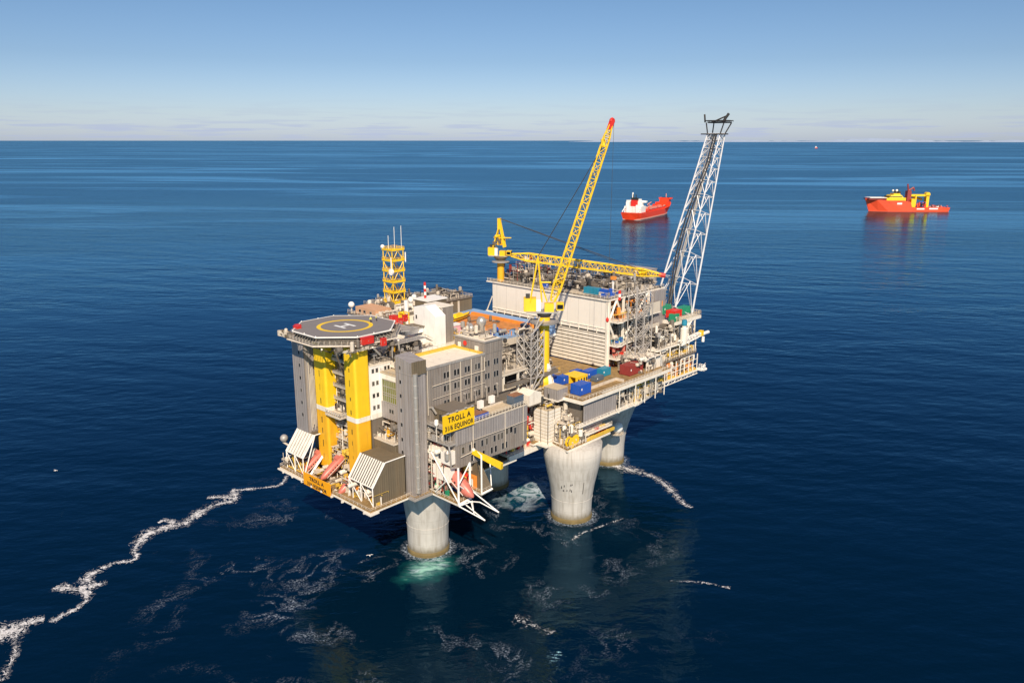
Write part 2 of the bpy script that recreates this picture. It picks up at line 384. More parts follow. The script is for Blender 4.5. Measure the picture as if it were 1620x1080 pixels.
    l.new(mth(nt, 'MULTIPLY', mth(nt, 'MINIMUM', fr_.outputs[0], cap), mth(nt, 'SUBTRACT', 1, foam_)), ms.inputs[0])
    gust = ramp(nt, noise(.009, (.3, 1, 1), 4, R(55)), [(.35, .75), (.65, 1.15)])
    st = mth(nt, 'MULTIPLY', mth(nt, 'SUBTRACT', .23, mth(nt, 'MULTIPLY', slick, .20)), mth(nt, 'MULTIPLY', gust, mth(nt, 'ADD', 1.0, mth(nt, 'MULTIPLY', far.outputs[0], 1.2)))); l.new(st, bp.inputs['Strength'])
    l.new(h, bp.inputs['Height']); l.new(bp.outputs[0], gs.inputs['Normal']); l.new(bp.outputs[0], fr_.inputs['Normal'])
    # one sheet, finer near the platform, out past the horizon
    vs = []; fs = []; rad = [0, 150, 400, 1000, 3000, 10000, 30000, 90000, 300000]; N = 48
    for r in rad[1:]:
        for i in range(N): vs.append((r*math.cos(2*math.pi*i/N), r*math.sin(2*math.pi*i/N), 0))
    fs.append(tuple(range(N)))
    for k in range(len(rad)-2):
        for i in range(N): fs.append((k*N+i, (k+1)*N+i, (k+1)*N+(i+1) % N, k*N+(i+1) % N))
    me = bpy.data.meshes.new('sea'); me.from_pydata(vs, [], fs); me.materials.append(m)
    o = bpy.data.objects.new('sea', me); S.collection.objects.link(o); o['kind'] = 'structure'
sea()
def foam():
    m = bpy.data.materials.new('sea foam'); m.use_nodes = True; nt = m.node_tree; n = nt.nodes; l = nt.links
    b = n['Principled BSDF']; b.inputs['Base Color'].default_value = (.80, .78, .78, 1); b.inputs['Roughness'].default_value = .9
    at = n.new('ShaderNodeAttribute'); at.attribute_name = 'edge'
    g = n.new('ShaderNodeNewGeometry')
    t = n.new('ShaderNodeTexNoise'); t.inputs['Scale'].default_value = .45; t.inputs['Detail'].default_value = 8; t.inputs['Roughness'].default_value = .65; l.new(g.outputs['Position'], t.inputs[0])
    t2 = n.new('ShaderNodeTexNoise'); t2.inputs['Scale'].default_value = .12; t2.inputs['Detail'].default_value = 3; l.new(g.outputs['Position'], t2.inputs[0])
    t3 = n.new('ShaderNodeTexNoise'); t3.inputs['Scale'].default_value = .55; t3.inputs['Detail'].default_value = 6; t3.inputs['Distortion'].default_value = 1.0; l.new(g.outputs['Position'], t3.inputs[0])
    v = mth(nt, 'ADD', mth(nt, 'MULTIPLY', mth(nt, 'SUBTRACT', t.outputs[0], .5), 2.4), mth(nt, 'MULTIPLY', mth(nt, 'SUBTRACT', t2.outputs[0], .5), 1.6))
    lac = mth(nt, 'ABSOLUTE', mth(nt, 'SUBTRACT', t3.outputs[0], .5))
    v = mth(nt, 'SUBTRACT', mth(nt, 'ADD', v, .62), at.outputs['Fac'])
    a = mth(nt, 'MULTIPLY', mth(nt, 'SUBTRACT', v, mth(nt, 'MULTIPLY', lac, 2.4)), 1.15, True)
    a = mth(nt, 'ADD', a, mth(nt, 'MULTIPLY', mth(nt, 'LESS_THAN', lac, .028), mth(nt, 'MULTIPLY', mth(nt, 'ADD', v, .45), 1.0, True)), True)
    l.new(mth(nt, 'MULTIPLY', a, .9), b.inputs['Alpha'])
    lines = [
     ([(0.4,95.9),(-7,89),(-13.6,91.3),(-20.7,96.1),(-25,98.9)], [2,2.5,2,2.5,4.5], 0),
     ([(-24,99),(-27,91.5),(-29.7,89.5),(-35.9,91),(-44,88.8),(-50.9,84.9),(-57.2,85.5),(-63.6,87.1),(-70.3,81.9),(-74.3,77.2),(-75.8,71.4),(-79.4,70.8),(-83.6,73.4),(-88,72.4)], [3,5,5,5,5.5,5,6,7,5,3,2,3,2,5], 0),
     ([(-88,72.4),(-92.4,70.5),(-94.7,66.4),(-97,63.8),(-97.9,56.4),(-102.3,53.1),(-107.7,51.7),(-111,50.3)], [6,5,4,5,2.5,2.5,3,2.5], 0),
     ([(-28.7,91),(-30.8,96),(-35.4,100.1)], [3,4,3], 0), ([(-89.3,61.8),(-93.4,62.7),(-97,63.8),(-100.3,66.8),(-102.7,72.1)], [3,4.5,5,5,5], .1),
     ([(-111.4,53.7),(-116.4,55.2),(-120.6,54.4),(-126,56)], [3.5,6,10,14], 0), ([(-120.9,52.3),(-122.7,43.4),(-126.3,36.1),(-130.8,30.2)], [7,4,3.5,5], .25),
     ([(-54.6,86.6),(-56.4,91.6),(-59.3,91.7)], [4,4,3], .1),
     ([(108.1,-4.2),(109.2,-11.8),(110.1,-23.1),(106.4,-34),(96.9,-47.6),(94.4,-54.4)], [5,9,5,5,4,2.5], .12),
     ([(40.1,-76.9),(45.7,-84.1),(48.7,-89.6),(50.2,-95.2)], [1.6,2,2,2], .35), ([(69,-39.3),(52.8,-35.9),(46.1,-34.7),(40,-35.3),(35.1,-33.6)], [2,2,2.5,3,3], .5),
     ([(-10.4,-52),(-10.9,-58.9),(-8.8,-68.3)], [5,8,6], .5)]
    vs = []; fs = []; ed = []
    for pts, ws, base in lines:
        P = []; Wd = []
        for i in range(len(pts)-1):      # smooth the line
            p0 = Vector(pts[max(0, i-1)]); p1 = Vector(pts[i]); p2 = Vector(pts[i+1]); p3 = Vector(pts[min(len(pts)-1, i+2)])
            for k in range(6):
                t_ = k/6; P.append(.5*((2*p1)+(p2-p0)*t_+(2*p0-5*p1+4*p2-p3)*t_*t_+(3*p1-p0-3*p2+p3)*t_**3)); Wd.append(ws[i]*(1-t_)+ws[i+1]*t_)
        P.append(Vector(pts[-1])); Wd.append(ws[-1]); K = 6; o = len(vs)
        for i, p in enumerate(P):
            d = (P[min(i+1, len(P)-1)]-P[max(i-1, 0)]).normalized(); nn = Vector((-d.y, d.x)); end = 1 if i in (0, len(P)-1) else 0
            for k in range(-K, K+1):
                c = p+nn*(k/K*Wd[i]*.88); vs.append((c.x, c.y, .05+.02*lines.index((pts, ws, base)))); ed.append(max(min(1.6, abs(k)/K*1.5+base), end*1.6))
        w = 2*K+1
        for i in range(len(P)-1):
            for k in range(w-1): fs.append((o+i*w+k, o+(i+1)*w+k, o+(i+1)*w+k+1, o+i*w+k+1))
    me = bpy.data.meshes.new('foam'); me.from_pydata(vs, [], fs); me.materials.append(m)
    a_ = me.attributes.new('edge', 'FLOAT', 'POINT'); a_.data.foreach_set('value', ed)
    o = bpy.data.objects.new('foam', me); S.collection.objects.link(o); o['kind'] = 'stuff'; o['label'] = 'white foam lines drifting on the dark sea around the concrete shafts'; o['category'] = 'foam'
foam()
# far coast, a low strip of land with distance haze painted into its bluish colour
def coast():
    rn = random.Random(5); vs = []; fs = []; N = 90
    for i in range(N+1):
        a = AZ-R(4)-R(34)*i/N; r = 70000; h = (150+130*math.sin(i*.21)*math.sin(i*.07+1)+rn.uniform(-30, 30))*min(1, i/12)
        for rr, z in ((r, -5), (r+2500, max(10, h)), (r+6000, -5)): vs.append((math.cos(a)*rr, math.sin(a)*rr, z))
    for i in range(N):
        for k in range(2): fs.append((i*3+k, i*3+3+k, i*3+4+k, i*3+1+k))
    me = bpy.data.meshes.new('hills'); me.from_pydata(vs, [], fs); me.materials.append(M('haze tinted far coast', (.34, .42, .55), .9, dirt=0))
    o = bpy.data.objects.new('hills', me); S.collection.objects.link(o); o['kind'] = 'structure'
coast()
# ------------------------------------------------------------------ concrete shafts
def shaft(x, y, prof, label, grow=2.6, ledge=None):
    t = thing('concrete_shaft', label, 'concrete leg', (x, y, 0), group='concrete shafts standing in the sea')
    smooth(MB().lathe((x, y, -6), [(prof[0][0], 0)]+[(r, z+6) for r, z in prof], 56).build('shaft_wall', CONC, t))
    r0 = prof[0][0]
    MB().lathe((x, y, -5), [(r0+.2, 0), (r0+.3, 5+grow*.4), (r0+.12, 5+grow*.62), (r0+.02, 5+grow*.66)], 56).build('growth_band', GROW, t)
    m = MB()
    for a in range(0, 360, 12):      # formwork ribs at the lift where the shaft starts to flare
        pass
    m.lathe((x, y, prof[2][1]), [(prof[2][0]+.02, -.12), (prof[2][0]+.14, 0), (prof[2][0]+.02, .12)], 56)
    m.build('lift_ring', CONC, t)
    if ledge:
        m = MB(); lx, ly, lz = ledge; m.lathe((lx, ly, lz), [(3.2, 0), (3.4, .3)], 20); m.rail([(lx+3.2*math.cos(a*.5236), ly+3.2*math.sin(a*.5236)) for a in range(13)], lz+.3)
        m.tube((lx+1, ly+1.5, lz), (lx+2.5, ly+4, lz-4), .3); m.build('ledge', CREAM, t)
    return t
shaft(0, 0, [(7.45, 0), (7.45, 6), (7.6, 11), (8.1, 15), (8.6, 19), (9.4, 25), (9.6, 28.3)], 'nearest concrete shaft, half shaded, with green aerated water welling up at its foot')
tB = shaft(56.4, -21.8, [(7.95, 0), (7.95, 5), (8.2, 9), (9, 14.5), (10.1, 19.5), (11.3, 25.5), (11.5, 31.3)], 'broad flaring concrete shaft in full sun under the right-hand deck corner, stained halfway up')
m = MB(); rn = random.Random(4)
for i in range(9):
    a = R(205+rn.uniform(-14, 16)); z = rn.uniform(13.5, 17.5); r = 8.6+(z-12)*.19; w = rn.uniform(.15, .5)
    p = Vector((56.4+r*math.cos(a), -21.8+r*math.sin(a), z)); m.mark().tube(p, p+Vector((.05, -.05, rn.uniform(.5, 1.8))), w*.5, 5)
m.mark().tube((56.4+9.9*math.cos(R(246)), -21.8+9.9*math.sin(R(246)), 18), (56.4+9.1*math.cos(R(246)), -21.8+9.1*math.sin(R(246)), 13), .1)
each(m, 'stain', DARK, tB)
shaft(112.2, 1.3, [(7.4, 0), (7.5, 8), (8.0, 14), (9.2, 19), (11, 24.5), (13, 30), (14, 37.2)], 'farthest concrete shaft at the right end with a railed ledge carrying a white radome', ledge=(103, -9.5, 18.4))
shaft(55.8, 22.4, [(7.5, 0), (7.5, 8), (7.8, 13), (8.3, 18), (9.2, 24), (10, 29)], 'concrete shaft mostly hidden behind the middle of the platform, beside churning white water')
# ------------------------------------------------------------------ accommodation end: lower deck
def slab(m, poly, z0, z1): return m.prism(poly, z0, z1)
t = thing('lower_deck', 'cream edged lowest deck at the left end carrying the lifeboat shelters and yellow columns', 'platform deck', (0, 10, 28.4))
LD = [(-32.8, -10.2), (-15.8, -10.2), (-15.8, -12.9), (-9, -12.9), (-9.2, -26.6), (-3.4, -25.8), (-3, -14), (3.2, -14), (1.8, -26.2), (7.2, -25.8), (8, -12.5), (44, -12.5), (44, 30), (20, 44.4), (-32.2, 44.4)]
MB().prism(LD, 28.4, 29.0).build('girders', WHITE, t)
MB().prism([(x*.995, y*.995) for x, y in LD], 29.004, 29.35).build('deck_plating', DECKB, t)
m = MB(); m.rail([(-9, -10), (-32.5, -10), (-32.5, 10.5)], 29.3).rail([(-32.5, 27.5), (-32.1, 44.2), (-26, 44.2)], 29.3); m.rail([(-9, -13), (-9, -26), (-3.6, -25.5)], 29.3).rail([(1.9, -14), (1.9, -26), (7, -25.6)], 29.3)
m.build('railing', CREAM, t)
m = MB()
for y in range(-8, 46, 6): m.mark().box(-33.6, y, 28.2, -32.8, y+.5, 28.9)
m.mark().box(-33.4, 28, 28.6, -32.8, 44, 29.0).mark().box(-33.6, -11.4, 28.5, -30, -8, 29.02)
each(m, 'bracket', WHITE, t)
clutter(t, -31, -9, 29.4, -22, 12, 34, 34, 1, [CREAM, YSAFE, WHITE, MID]); clutter(t, -31.5, 10, 29.4, -22, 28, 32.0, 30, 2, [CREAM, YSAFE, WHITE, MID]); clutter(t, -31, 30, 29.4, -21, 45, 34, 30, 3, [CREAM, YSAFE, MID])
# dark plant rooms that fill the inside of the lower levels
t = thing('service_block', 'dim brown plant rooms and galleries behind the yellow columns and above the lowest deck', 'plant module', (10, 18, 29.4))
m = MB().box(-17, 7.5, 29.36, 30, 44, 52.3).box(-9.1, -3.9, 29.36, 30, 7.4, 52.3); m.box(-8.8, -8.8, 29.4, 28, -2, 57); m.build('wall', MID, t)
m = MB()
for z in (36, 42.5, 48): m.mark().box(-20.5, 13.9, z, -17, 24.7, z+.35)
m.mark().box(-17.2, -3.8, 45.8, -9.1, 7, 46.2).mark().box(-24.5, 16, 52, -17.4, 24.6, 52.5); each(m, 'gallery', CREAM, t); MB().rail([(-24.3, 24.5), (-24.3, 16.1), (-18, 16.1)], 52.5, 1.5, .12, 1.2).build('railing', GALV, t)
m = MB()
for z in (36.4, 42.9, 48.4): m.rail([(-20.4, 24.6), (-20.4, 14)], z)
m.rail([(-17.1, 7), (-17.1, -3.7), (-9.2, -3.7)], 46.2); m.build('railing', CREAM, t)
MB().box(-17.1, -3.5, 42, -9.1, 7, 45.78).build('brown_cabin', BROWN, t)
clutter(t, -16.5, -3, 46.3, -9.3, 6.5, 51.5, 34, 5, [CREAM, WHITE, OCH, MID]); clutter(t, -20.3, 14, 31, -17.2, 24.5, 52, 80, 6, [CREAM, WHITE, MID, OCH])
clutter(t, -23.5, 14, 33, -20.6, 24, 40, 26, 61, [CREAM, YSAFE, MID])
# ------------------------------------------------------------------ lifeboats and their shelters
def lifeboat(first, loc, rz, tilt, label, L=11.):
    """free-fall lifeboat lying nose down; nose along local +X"""
    if first is None:
        t = thing('lifeboat', label, 'lifeboat', loc, rz, 'free-fall lifeboats at the lowest deck', local=True)
        prof = [(-5.5, 1.15, .2), (-5.2, 1.45, 0), (-3, 1.6, -.1), (0, 1.65, -.1), (2.6, 1.45, 0), (4.3, 1.0, .1), (5.3, .45, .25), (5.6, .05, .3)]
        m = MB(); n = 14; rings = []
        for x, r, zc in prof: rings.append([Vector((x, r*math.cos(2*math.pi*i/n), zc+1.6+r*1.05*math.sin(2*math.pi*i/n))) for i in range(n)])
        vs = [v for r_ in rings for v in r_]; fs = []
        for k in range(len(rings)-1):
            for i in range(n): fs.append((k*n+i, k*n+(i+1) % n, (k+1)*n+(i+1) % n, (k+1)*n+i))
        fs += [tuple(reversed(range(n))), tuple((len(rings)-1)*n+i for i in range(n))]
        m.add(vs, fs); rot = Matrix.Rotation(tilt, 4, 'Y')
        def fix(mb): mb.v = [rot @ v for v in mb.v]; return mb
        smooth(fix(m).build('hull', PINK, t))
        c = MB().loft([(-4.6, -.9, 2.9), (-2.4, -.9, 2.9), (-2.4, .9, 2.9), (-4.6, .9, 2.9)], [(-4.3, -.7, 3.9), (-2.9, -.7, 3.9), (-2.9, .7, 3.9), (-4.3, .7, 3.9)]); fix(c).build('wheelhouse', PINK, t)
        w = MB()
        for i in range(5): w.box(-1.8+i*1.1, -1.66, 1.9, -1.4+i*1.1, -1.5, 2.2); w.box(-1.8+i*1.1, 1.5, 1.9, -1.4+i*1.1, 1.66, 2.2)
        fix(w).build('portholes', BLACK, t)
        f = MB().box(-5, -1.72, 1.45, 4, -1.6, 1.6); f.box(-5, 1.6, 1.45, 4, 1.72, 1.6); fix(f).build('fender', WHITE, t)
        return t
    return place(first, loc, rz, label)
LB = lifeboat(None, (-25.5, 31.6, 31.2), math.pi, R(32), 'faded orange lifeboat in the open side of the left slatted shelter')
lifeboat(LB, (-25.5, 19.4, 32.6), math.pi, 0, 'faded orange lifeboat between the two yellow columns, above the orange sign')
lifeboat(LB, (-25.5, 9.2, 30.4), math.pi, 0, 'faded orange lifeboat low between the orange sign and the brown shelter')
lifeboat(LB, (-5.2, -20.5, 33.2), -math.pi/2, 0, 'faded orange lifeboat tilted over the water in the white frame right of the grey tower').scale = (1.55, 1.5, 1.5)
def shelter(Y0, Y1, X0, Xb, label, closed, nst, gp=.12):
    t = thing('lifeboat_shelter', label, 'shelter', (X0, (Y0+Y1)/2, 29.36), group='lifeboat shelters with slatted slanting fronts')
    Xr, zr, ze = X0+5.4, 43.2, 35.9
    m = MB().loft([(X0, Y0, ze), (X0, Y1, ze), (X0+.25, Y1, ze-.15), (X0+.25, Y0, ze-.15)], [(Xr, Y0, zr), (Xr, Y1, zr), (Xr+.25, Y1, zr-.15), (Xr+.25, Y0, zr-.15)]); m.build('slant_backing', DARK, t)
    m = MB(); w = (Y1-Y0)/nst
    for i in range(nst):
        a = Y0+i*w+w*gp; b = Y0+(i+1)*w-w*gp
        m.loft([(X0-.16, a, ze+.02), (X0-.16, b, ze+.02), (X0+.0, b, ze), (X0+.0, a, ze)], [(Xr-.16, a, zr+.1), (Xr-.16, b, zr+.1), (Xr, b, zr), (Xr, a, zr)])
    m.build('slanting_slats', WHITE, t)
    MB().box(Xr+.2, Y0, zr-.3, Xb, Y1, zr).build('roof', BROWN, t)
    m = MB()
    if closed:
        m.add([(X0+.6, Y0, 29.36), (Xb, Y0, 29.36), (Xb, Y0, zr-.3), (Xr+.2, Y0, zr-.3), (X0+.6, Y0, ze), (X0+.6, Y0+.3, 29.36), (Xb, Y0+.3, 29.36), (Xb, Y0+.3, zr-.3), (Xr+.2, Y0+.3, zr-.3), (X0+.6, Y0+.3, ze)],
              [(0, 1, 2, 3, 4), (9, 8, 7, 6, 5), (0, 5, 6, 1), (1, 6, 7, 2), (2, 7, 8, 3), (3, 8, 9, 4), (4, 9, 5, 0)]); m.box(Xb-.3, Y0, 29.36, Xb, Y1, zr-.3); m.build('side_wall', BROWN, t)
    m = MB()
    for y in (Y0+.15, (Y0+Y1)/2, Y1-.15): m.tube((X0+.1, y, 29.4), (X0+.1, y, ze), .2, 6)
    m.tube((X0+.1, Y0, ze), (X0+.1, Y1, ze), .2); m.tube((X0+.1, Y0+.1, 29.4), (X0+.1, (Y0+Y1)/2, ze), .14); m.tube((X0+.1, Y1, ze), (X0+.1, (Y0+Y1)/2, 29.4), .14)
    m.tube((X0, Y0-.05, ze), (Xr, Y0-.05, zr), .22); m.tube((Xr, Y0-.05, zr), (Xb, Y0-.05, zr), .2); m.tube((X0, Y1, ze), (Xr, Y1, zr), .18)
    if not closed:
        m.tube((Xb-.5, Y0, 29.4), (Xb-.5, Y0, zr), .2); m.tube((X0+.3, Y0, 29.4), (Xr, Y0-.05, zr), .22); m.tube((X0+2.5, Y0-.6, 29.4), (Xb+.2, Y0-.4, 37), .5, 4)
    m.build('frame', HWHITE, t)
    clutter(t, X0+1.2, Y0+.8, 29.4, Xb-1, Y1-.5, 34.5, 22, int(Y0)+77, [CREAM, YSAFE, WHITE, ORG])
    return t
shelter(-8, 5, -29.8, -16, 'brown lifeboat shelter with slatted white front and closed side wall, beside the narrow grey tower', True, 11, .25)
shelter(30.2, 41.2, -31.1, -21, 'open sided lifeboat shelter with striped white slanting front at the far left end', False, 7, .13)
# ------------------------------------------------------------------ signs
def sign(t, board, mat, l1, l2):
    board.build('board', mat, t)
    for a in (l1, l2): text_mesh(*a[:2], BLACK, t, *a[2:])
t = thing('name_sign', 'yellow sign board with black letters on the upper edge of the grey lower block', 'sign', (-5, -22.7, 53))
sign(t, MB().box(-12, -22.9, 53.3, 2, -22.6, 59.4), SIGNY, ('TROLL A', 2.5, (-4.9, -22.98, 56.75), (1, 0, 0), (0, 0, 1), 10.2), ('31/6 EQUINOR', 2.3, (-5, -22.98, 54.1), (1, 0, 0), (0, 0, 1), 12.6))
m = MB()
for x in (-10, -6, -2, 1): m.mark().tube((x, -22.6, 53.5), (x, -21.4, 53.5), .12, 4); m.tube((x, -22.6, 59), (x, -21, 53.6), .12, 4); m.lathe((x, -23, 59.9), [(.1, -.5), (.35, -.4), (.35, .4), (.1, .5)], 8, 'x')
m.mark().box(-12.1, -22.7, 59.4, 2.1, -22.4, 59.7); each(m, 'bracket', GALV, t)
t = thing('name_sign', 'orange sign board with black letters hanging below the yellow columns at the lowest deck', 'sign', (-33, 19, 28))
sign(t, MB().box(-33.2, 11, 28.0, -32.95, 27.2, 32.6), SIGNO, ('TROLL A', 1.9, (-33.28, 19.1, 30.6), (0, -1, 0), (0, 0, 1), 8.5), ('31/6 EQUINOR', 1.7, (-33.28, 19.1, 28.6), (0, -1, 0), (0, 0, 1), 11.5))
m = MB()
for y in (13, 17, 21, 25): m.mark().tube((-32.95, y, 32.2), (-31, y, 29.6), .12, 4); m.tube((-32.95, y, 29), (-31.8, y, 29.3), .12, 4)
each(m, 'bracket', WHITE, t)
# ------------------------------------------------------------------ towers and columns
def rounded(x0, y0, x1, y1, r, n=4):
    P = []
    for cx, cy, a0 in ((x1-r, y1-r, 0), (x0+r, y1-r, 90), (x0+r, y0+r, 180), (x1-r, y0+r, 270)):
        for i in range(n+1): a = R(a0+90*i/n); P.append((cx+r*math.cos(a), cy+r*math.sin(a)))
    return P
def column(y0, y1, label, zb):
    t = thing('yellow_column', label, 'column', (-20.5, (y0+y1)/2, zb), group='yellow columns under the helideck')
    MB().prism(rounded(-23.5, y0, -17.4, y1, .9), zb, 52.5).build('lower_part', OCH, t)
    MB().prism(rounded(-23.5, y0, -17.4, y1, .9), 54.2, 78.2).build('upper_part', YEL, t)
    MB().prism(rounded(-23.56, y0-.06, -17.3, y1+.06, .9), 52.5, 54.2).build('white_band', WHITE, t)
    m = MB(); rn = random.Random(int(y0))
    for z in (34, 39, 44, 48, 55, 60, 65, 70): m.box(-23.55, (y0+y1)/2-.1+rn.uniform(-.2, .2), z, -23.45, (y0+y1)/2+.12, z+rn.uniform(1, 2.5))
    m.build('vent_slots', BLACK, t)
column(7.4, 13.8, 'right-hand thick yellow column under the helideck beside the white windowed wall', 29.4)
column(24.8, 31.9, 'left-hand thick yellow column under the helideck beside the grey stair tower', 31.3)
t = thing('stair_tower', 'tall narrow grey stair tower with a slanted top rising directly above the nearest concrete shaft', 'stair tower', (-12.3, -7.8, 28.5))
m = MB(); b = [(-15.5, -11.7), (-9.2, -11.7), (-9.2, -4), (-15.5, -4)]
m.loft([(x, y, 29.3) for x, y in b], [(-15.5, -11.7, 75.6), (-9.2, -11.7, 75.6), (-9.2, -4, 77.0), (-15.5, -4, 77.0)]); m.build('wall', LGREY, t)
MB().prism([(-15.6, -11.8), (-12.6, -11.8), (-9.1, -11.8), (-9.1, -9), (-9.1, -3.9), (-15.6, -3.9)], 71.5, 71.7).build('trim', GALV, t)
m = MB().tube((-14.2, -12.3, 30.5), (-14.2, -12.3, 72), .85, 16)
m.build('corner_duct', STEEL, t); m = MB()
for z in range(32, 72, 4): m.mark().lathe((-14.2, -12.3, z), [(.87, 0), (.92, .1), (.87, .2)], 16)
each(m, 'duct_flange', GALV, t)
MB().box(-11.8, -12.0, 71.2, -9.1, -11.7, 75.7).box(-15.0, -12.3, 71.2, -11.8, -11.7, 75.8).build('top_casing', BROWN, t)
windows(t, [(-15.5, -6.4, z) for z in (73.2, 68.4, 63.6, 58.6, 53.6, 48.4, 43.8, 39.2, 35)], 'x', .8, 1.2)
m = MB().box(-17, -13.6, 28.5, -8.4, -3, 29.2); m.rail([(-8.5, -13.4), (-16.8, -13.4), (-16.8, -3)], 29.2); m.build('base_platform', GALV, t)
t = thing('stair_tower', 'pale grey stair tower at the far left end under the helideck edge', 'stair tower', (-23, 37, 43.2))
MB().box(-26, 33.5, 43.25, -19, 40.8, 77.6).build('wall', LGREY, t)
windows(t, [(-26, 36.4, z) for z in (72.6, 68, 63.4, 58.8, 54.2, 49.6)], 'x', .8, 1.2)
m = MB()
for i in range(9): m.tube((-24.6+i*.5, 33.2, 44+i % 3), (-24.6+i*.5, 33.2, 70-(i*5 % 7)), .16)
m.build('pipework', CREAM, t)
OFF = Vector((-4.8, -6.8, 2))
# ------------------------------------------------------------------ helideck
t = thing('helideck', 'grey octagonal helideck with yellow circle and white H above the yellow columns', 'helideck', (-9.6, 31.5, 76))
cx, cy, ap = -9.6, 31.3, 16.4
def octa(a, cx=cx, cy=cy):
    k = a*math.tan(R(22.5)); return [(cx+a, cy-k), (cx+a, cy+k), (cx+k, cy+a), (cx-k, cy+a), (cx-a, cy+k), (cx-a, cy-k), (cx-k, cy-a), (cx+k, cy-a)]
MB().prism(octa(ap), 79.85, 80.2).build('landing_surface', HELI, t); MB().prism(octa(ap-.6), 78.8, 79.84).build('deck_frame', MID, t)
m = MB(); o1 = octa(ap+.05); o2 = octa(ap+.45)
for i in range(8):
    j = (i+1) % 8; m.add([(*o1[i], 79.9), (*o1[j], 79.9), (*o2[j], 79.9), (*o2[i], 79.9), (*o1[i], 80.26), (*o1[j], 80.26), (*o2[j], 80.26), (*o2[i], 80.26)], [(0, 1, 2, 3), (7, 6, 5, 4), (0, 4, 5, 1), (2, 6, 7, 3), (0, 3, 7, 4), (1, 5, 6, 2)])
m.build('rim', HWHITE, t)
m = MB(); vs = []; n = 72
for i in range(n):
    a = 2*math.pi*i/n
    for r in (8.3, 9.7): vs.append((cx+r*math.cos(a), cy+r*math.sin(a), 80.225))
m.add(vs, [(2*i, 2*i+1, (2*i+3) % (2*n), (2*i+2) % (2*n)) for i in range(n)]); m.build('circle_marking', LINEY, t)
m = MB(); m.box(cx-2.6, cy-3.1, 80.205, cx-1.6, cy+3.1, 80.225).box(cx+1.6, cy-3.1, 80.205, cx+2.6, cy+3.1, 80.225).box(cx-1.6, cy-.5, 80.205, cx+1.6, cy+.5, 80.225); m.build('letter_marking', LINEW, t)
# walkway round the deck, a little lower, with its netting and frame
m = MB(); wo = octa(ap+2.0); wi = octa(ap+.5)
for i in range(8):
    j = (i+1) % 8; m.add([(*wi[i], 77.6), (*wi[j], 77.6), (*wo[j], 77.6), (*wo[i], 77.6), (*wi[i], 77.8), (*wi[j], 77.8), (*wo[j], 77.8), (*wo[i], 77.8)], [(0, 1, 2, 3), (7, 6, 5, 4), (0, 4, 5, 1), (2, 6, 7, 3), (0, 3, 7, 4), (1, 5, 6, 2)])
m.build('walkway', GALV, t)
m = MB(); m.rail(wo+[wo[0]], 77.8, 1.3, .07, 1.8)
for i in range(8):
    a = Vector((*wo[i], 77.4)); b = Vector((*wo[(i+1) % 8], 77.4)); m.tube(a, b, .28, 4)
m.build('railing', CREAM, t)
m = MB()
for i in range(8):
    a = Vector((*octa(ap)[i], 79.2)); b = Vector((*octa(ap)[(i+1) % 8], 79.2)); c = Vector((*wo[i], 77.5)); d = Vector((*wo[(i+1) % 8], 77.5))
    for k in range(9): m.tube(a.lerp(b, k/9), c.lerp(d, k/9), .1, 4)
    m.tube(a, (cx, cy, 77), .3); m.tube(c, (cx+(c.x-cx)*.5, cy+(c.y-cy)*.5, 73), .22); m.tube(c.lerp(d, .5), (cx+(c.x-cx)*.5, cy+(c.y-cy)*.5, 73), .22)
m.box(cx-13, cy-13, 76.6, cx+13, cy+13, 77.5)
for x in (-13, 0, 12): m.tube((cx+x, cy-12, 76), (cx+x*.6, cy-9, 66), .35)
m.build('support_frame', MID, t)
m = MB().tube((-22, 12.5, 77), (-18.5, 16, 73.6), .35); m.tube((-14, 10, 77), (-9, 13, 73), .3).tube((-27, 20, 77), (-20, 31, 73), .3).tube((-2, 11.5, 77), (2, 16, 70), .35); m.build('brace', WHITE, t)
clutter(t, -26, 11.5, 76, -8, 14, 77.2, 26, 9, [MID, CREAM]); clutter(t, -28.5, 38, 77.9, -26.6, 44, 79.8, 22, 10, [CREAM, BROWN, MID])
m = MB()
for x, y in octa(ap+.1)+[(cx-ap, cy), (cx, cy-ap), (cx+ap, cy), (cx, cy+ap)]: m.lathe((x, y, 80.25), [(.2, 0), (.15, .3)], 8)
m.build('perimeter_lamps', HWHITE, t)
def cabinet(x, y, z, s, label, mat=RED, cat='cabinet', grp='red equipment cabinets round the helideck'):
    t = thing('fire_cabinet', label, cat, (x, y, z), group=grp); a, b, c = s
    MB().box(x-a/2, y-b/2, z, x+a/2, y+b/2, z+c).build('body', mat, t)
    MB().box(x-a/2-.1, y-b/2-.1, z+c, x+a/2+.1, y+b/2+.1, z+c+.15).build('lid', mat, t)
    MB().box(x-a/2-.06, y-.03, z+.2, x-a/2, y+.03, z+c-.2).box(x-.1, y-b/2-.08, z+c*.4, x+.1, y-b/2, z+c*.55).build('handle', GALV, t)
cabinet(-14.2, 12.6, 77.85, (4.4, 1.6, 2.2), 'long red cabinet on the near helideck walkway')
cabinet(-8.6, 11.2, 76.4, (1.8, 1.2, 2.4), 'small red cabinet just below and right of the long red one on the helideck edge')
cabinet(-23.0, 40.2, 78.2, (1.7, 2.4, 2.7), 'red cabinet at the far left corner of the helideck, the nearer of two')
cabinet(-21.3, 42.6, 78.1, (1.5, 1.9, 2.6), 'red cabinet at the outermost left tip of the helideck walkway')
cabinet(9.0, 27.5, 78.4, (2.2, 2.4, 2.9), 'big red cabinet at the right edge of the helideck')
OFF = Vector((0, 0, 0))
cabinet(14.6, 30, 77, (1.7, 1.5, 2.2), 'red cabinet on the gangway between the helideck and the white deckhouse')
cabinet(18.4, 31.6, 77.4, (1.7, 1.5, 2.2), 'red cabinet nearest the yellow frame behind the helideck')
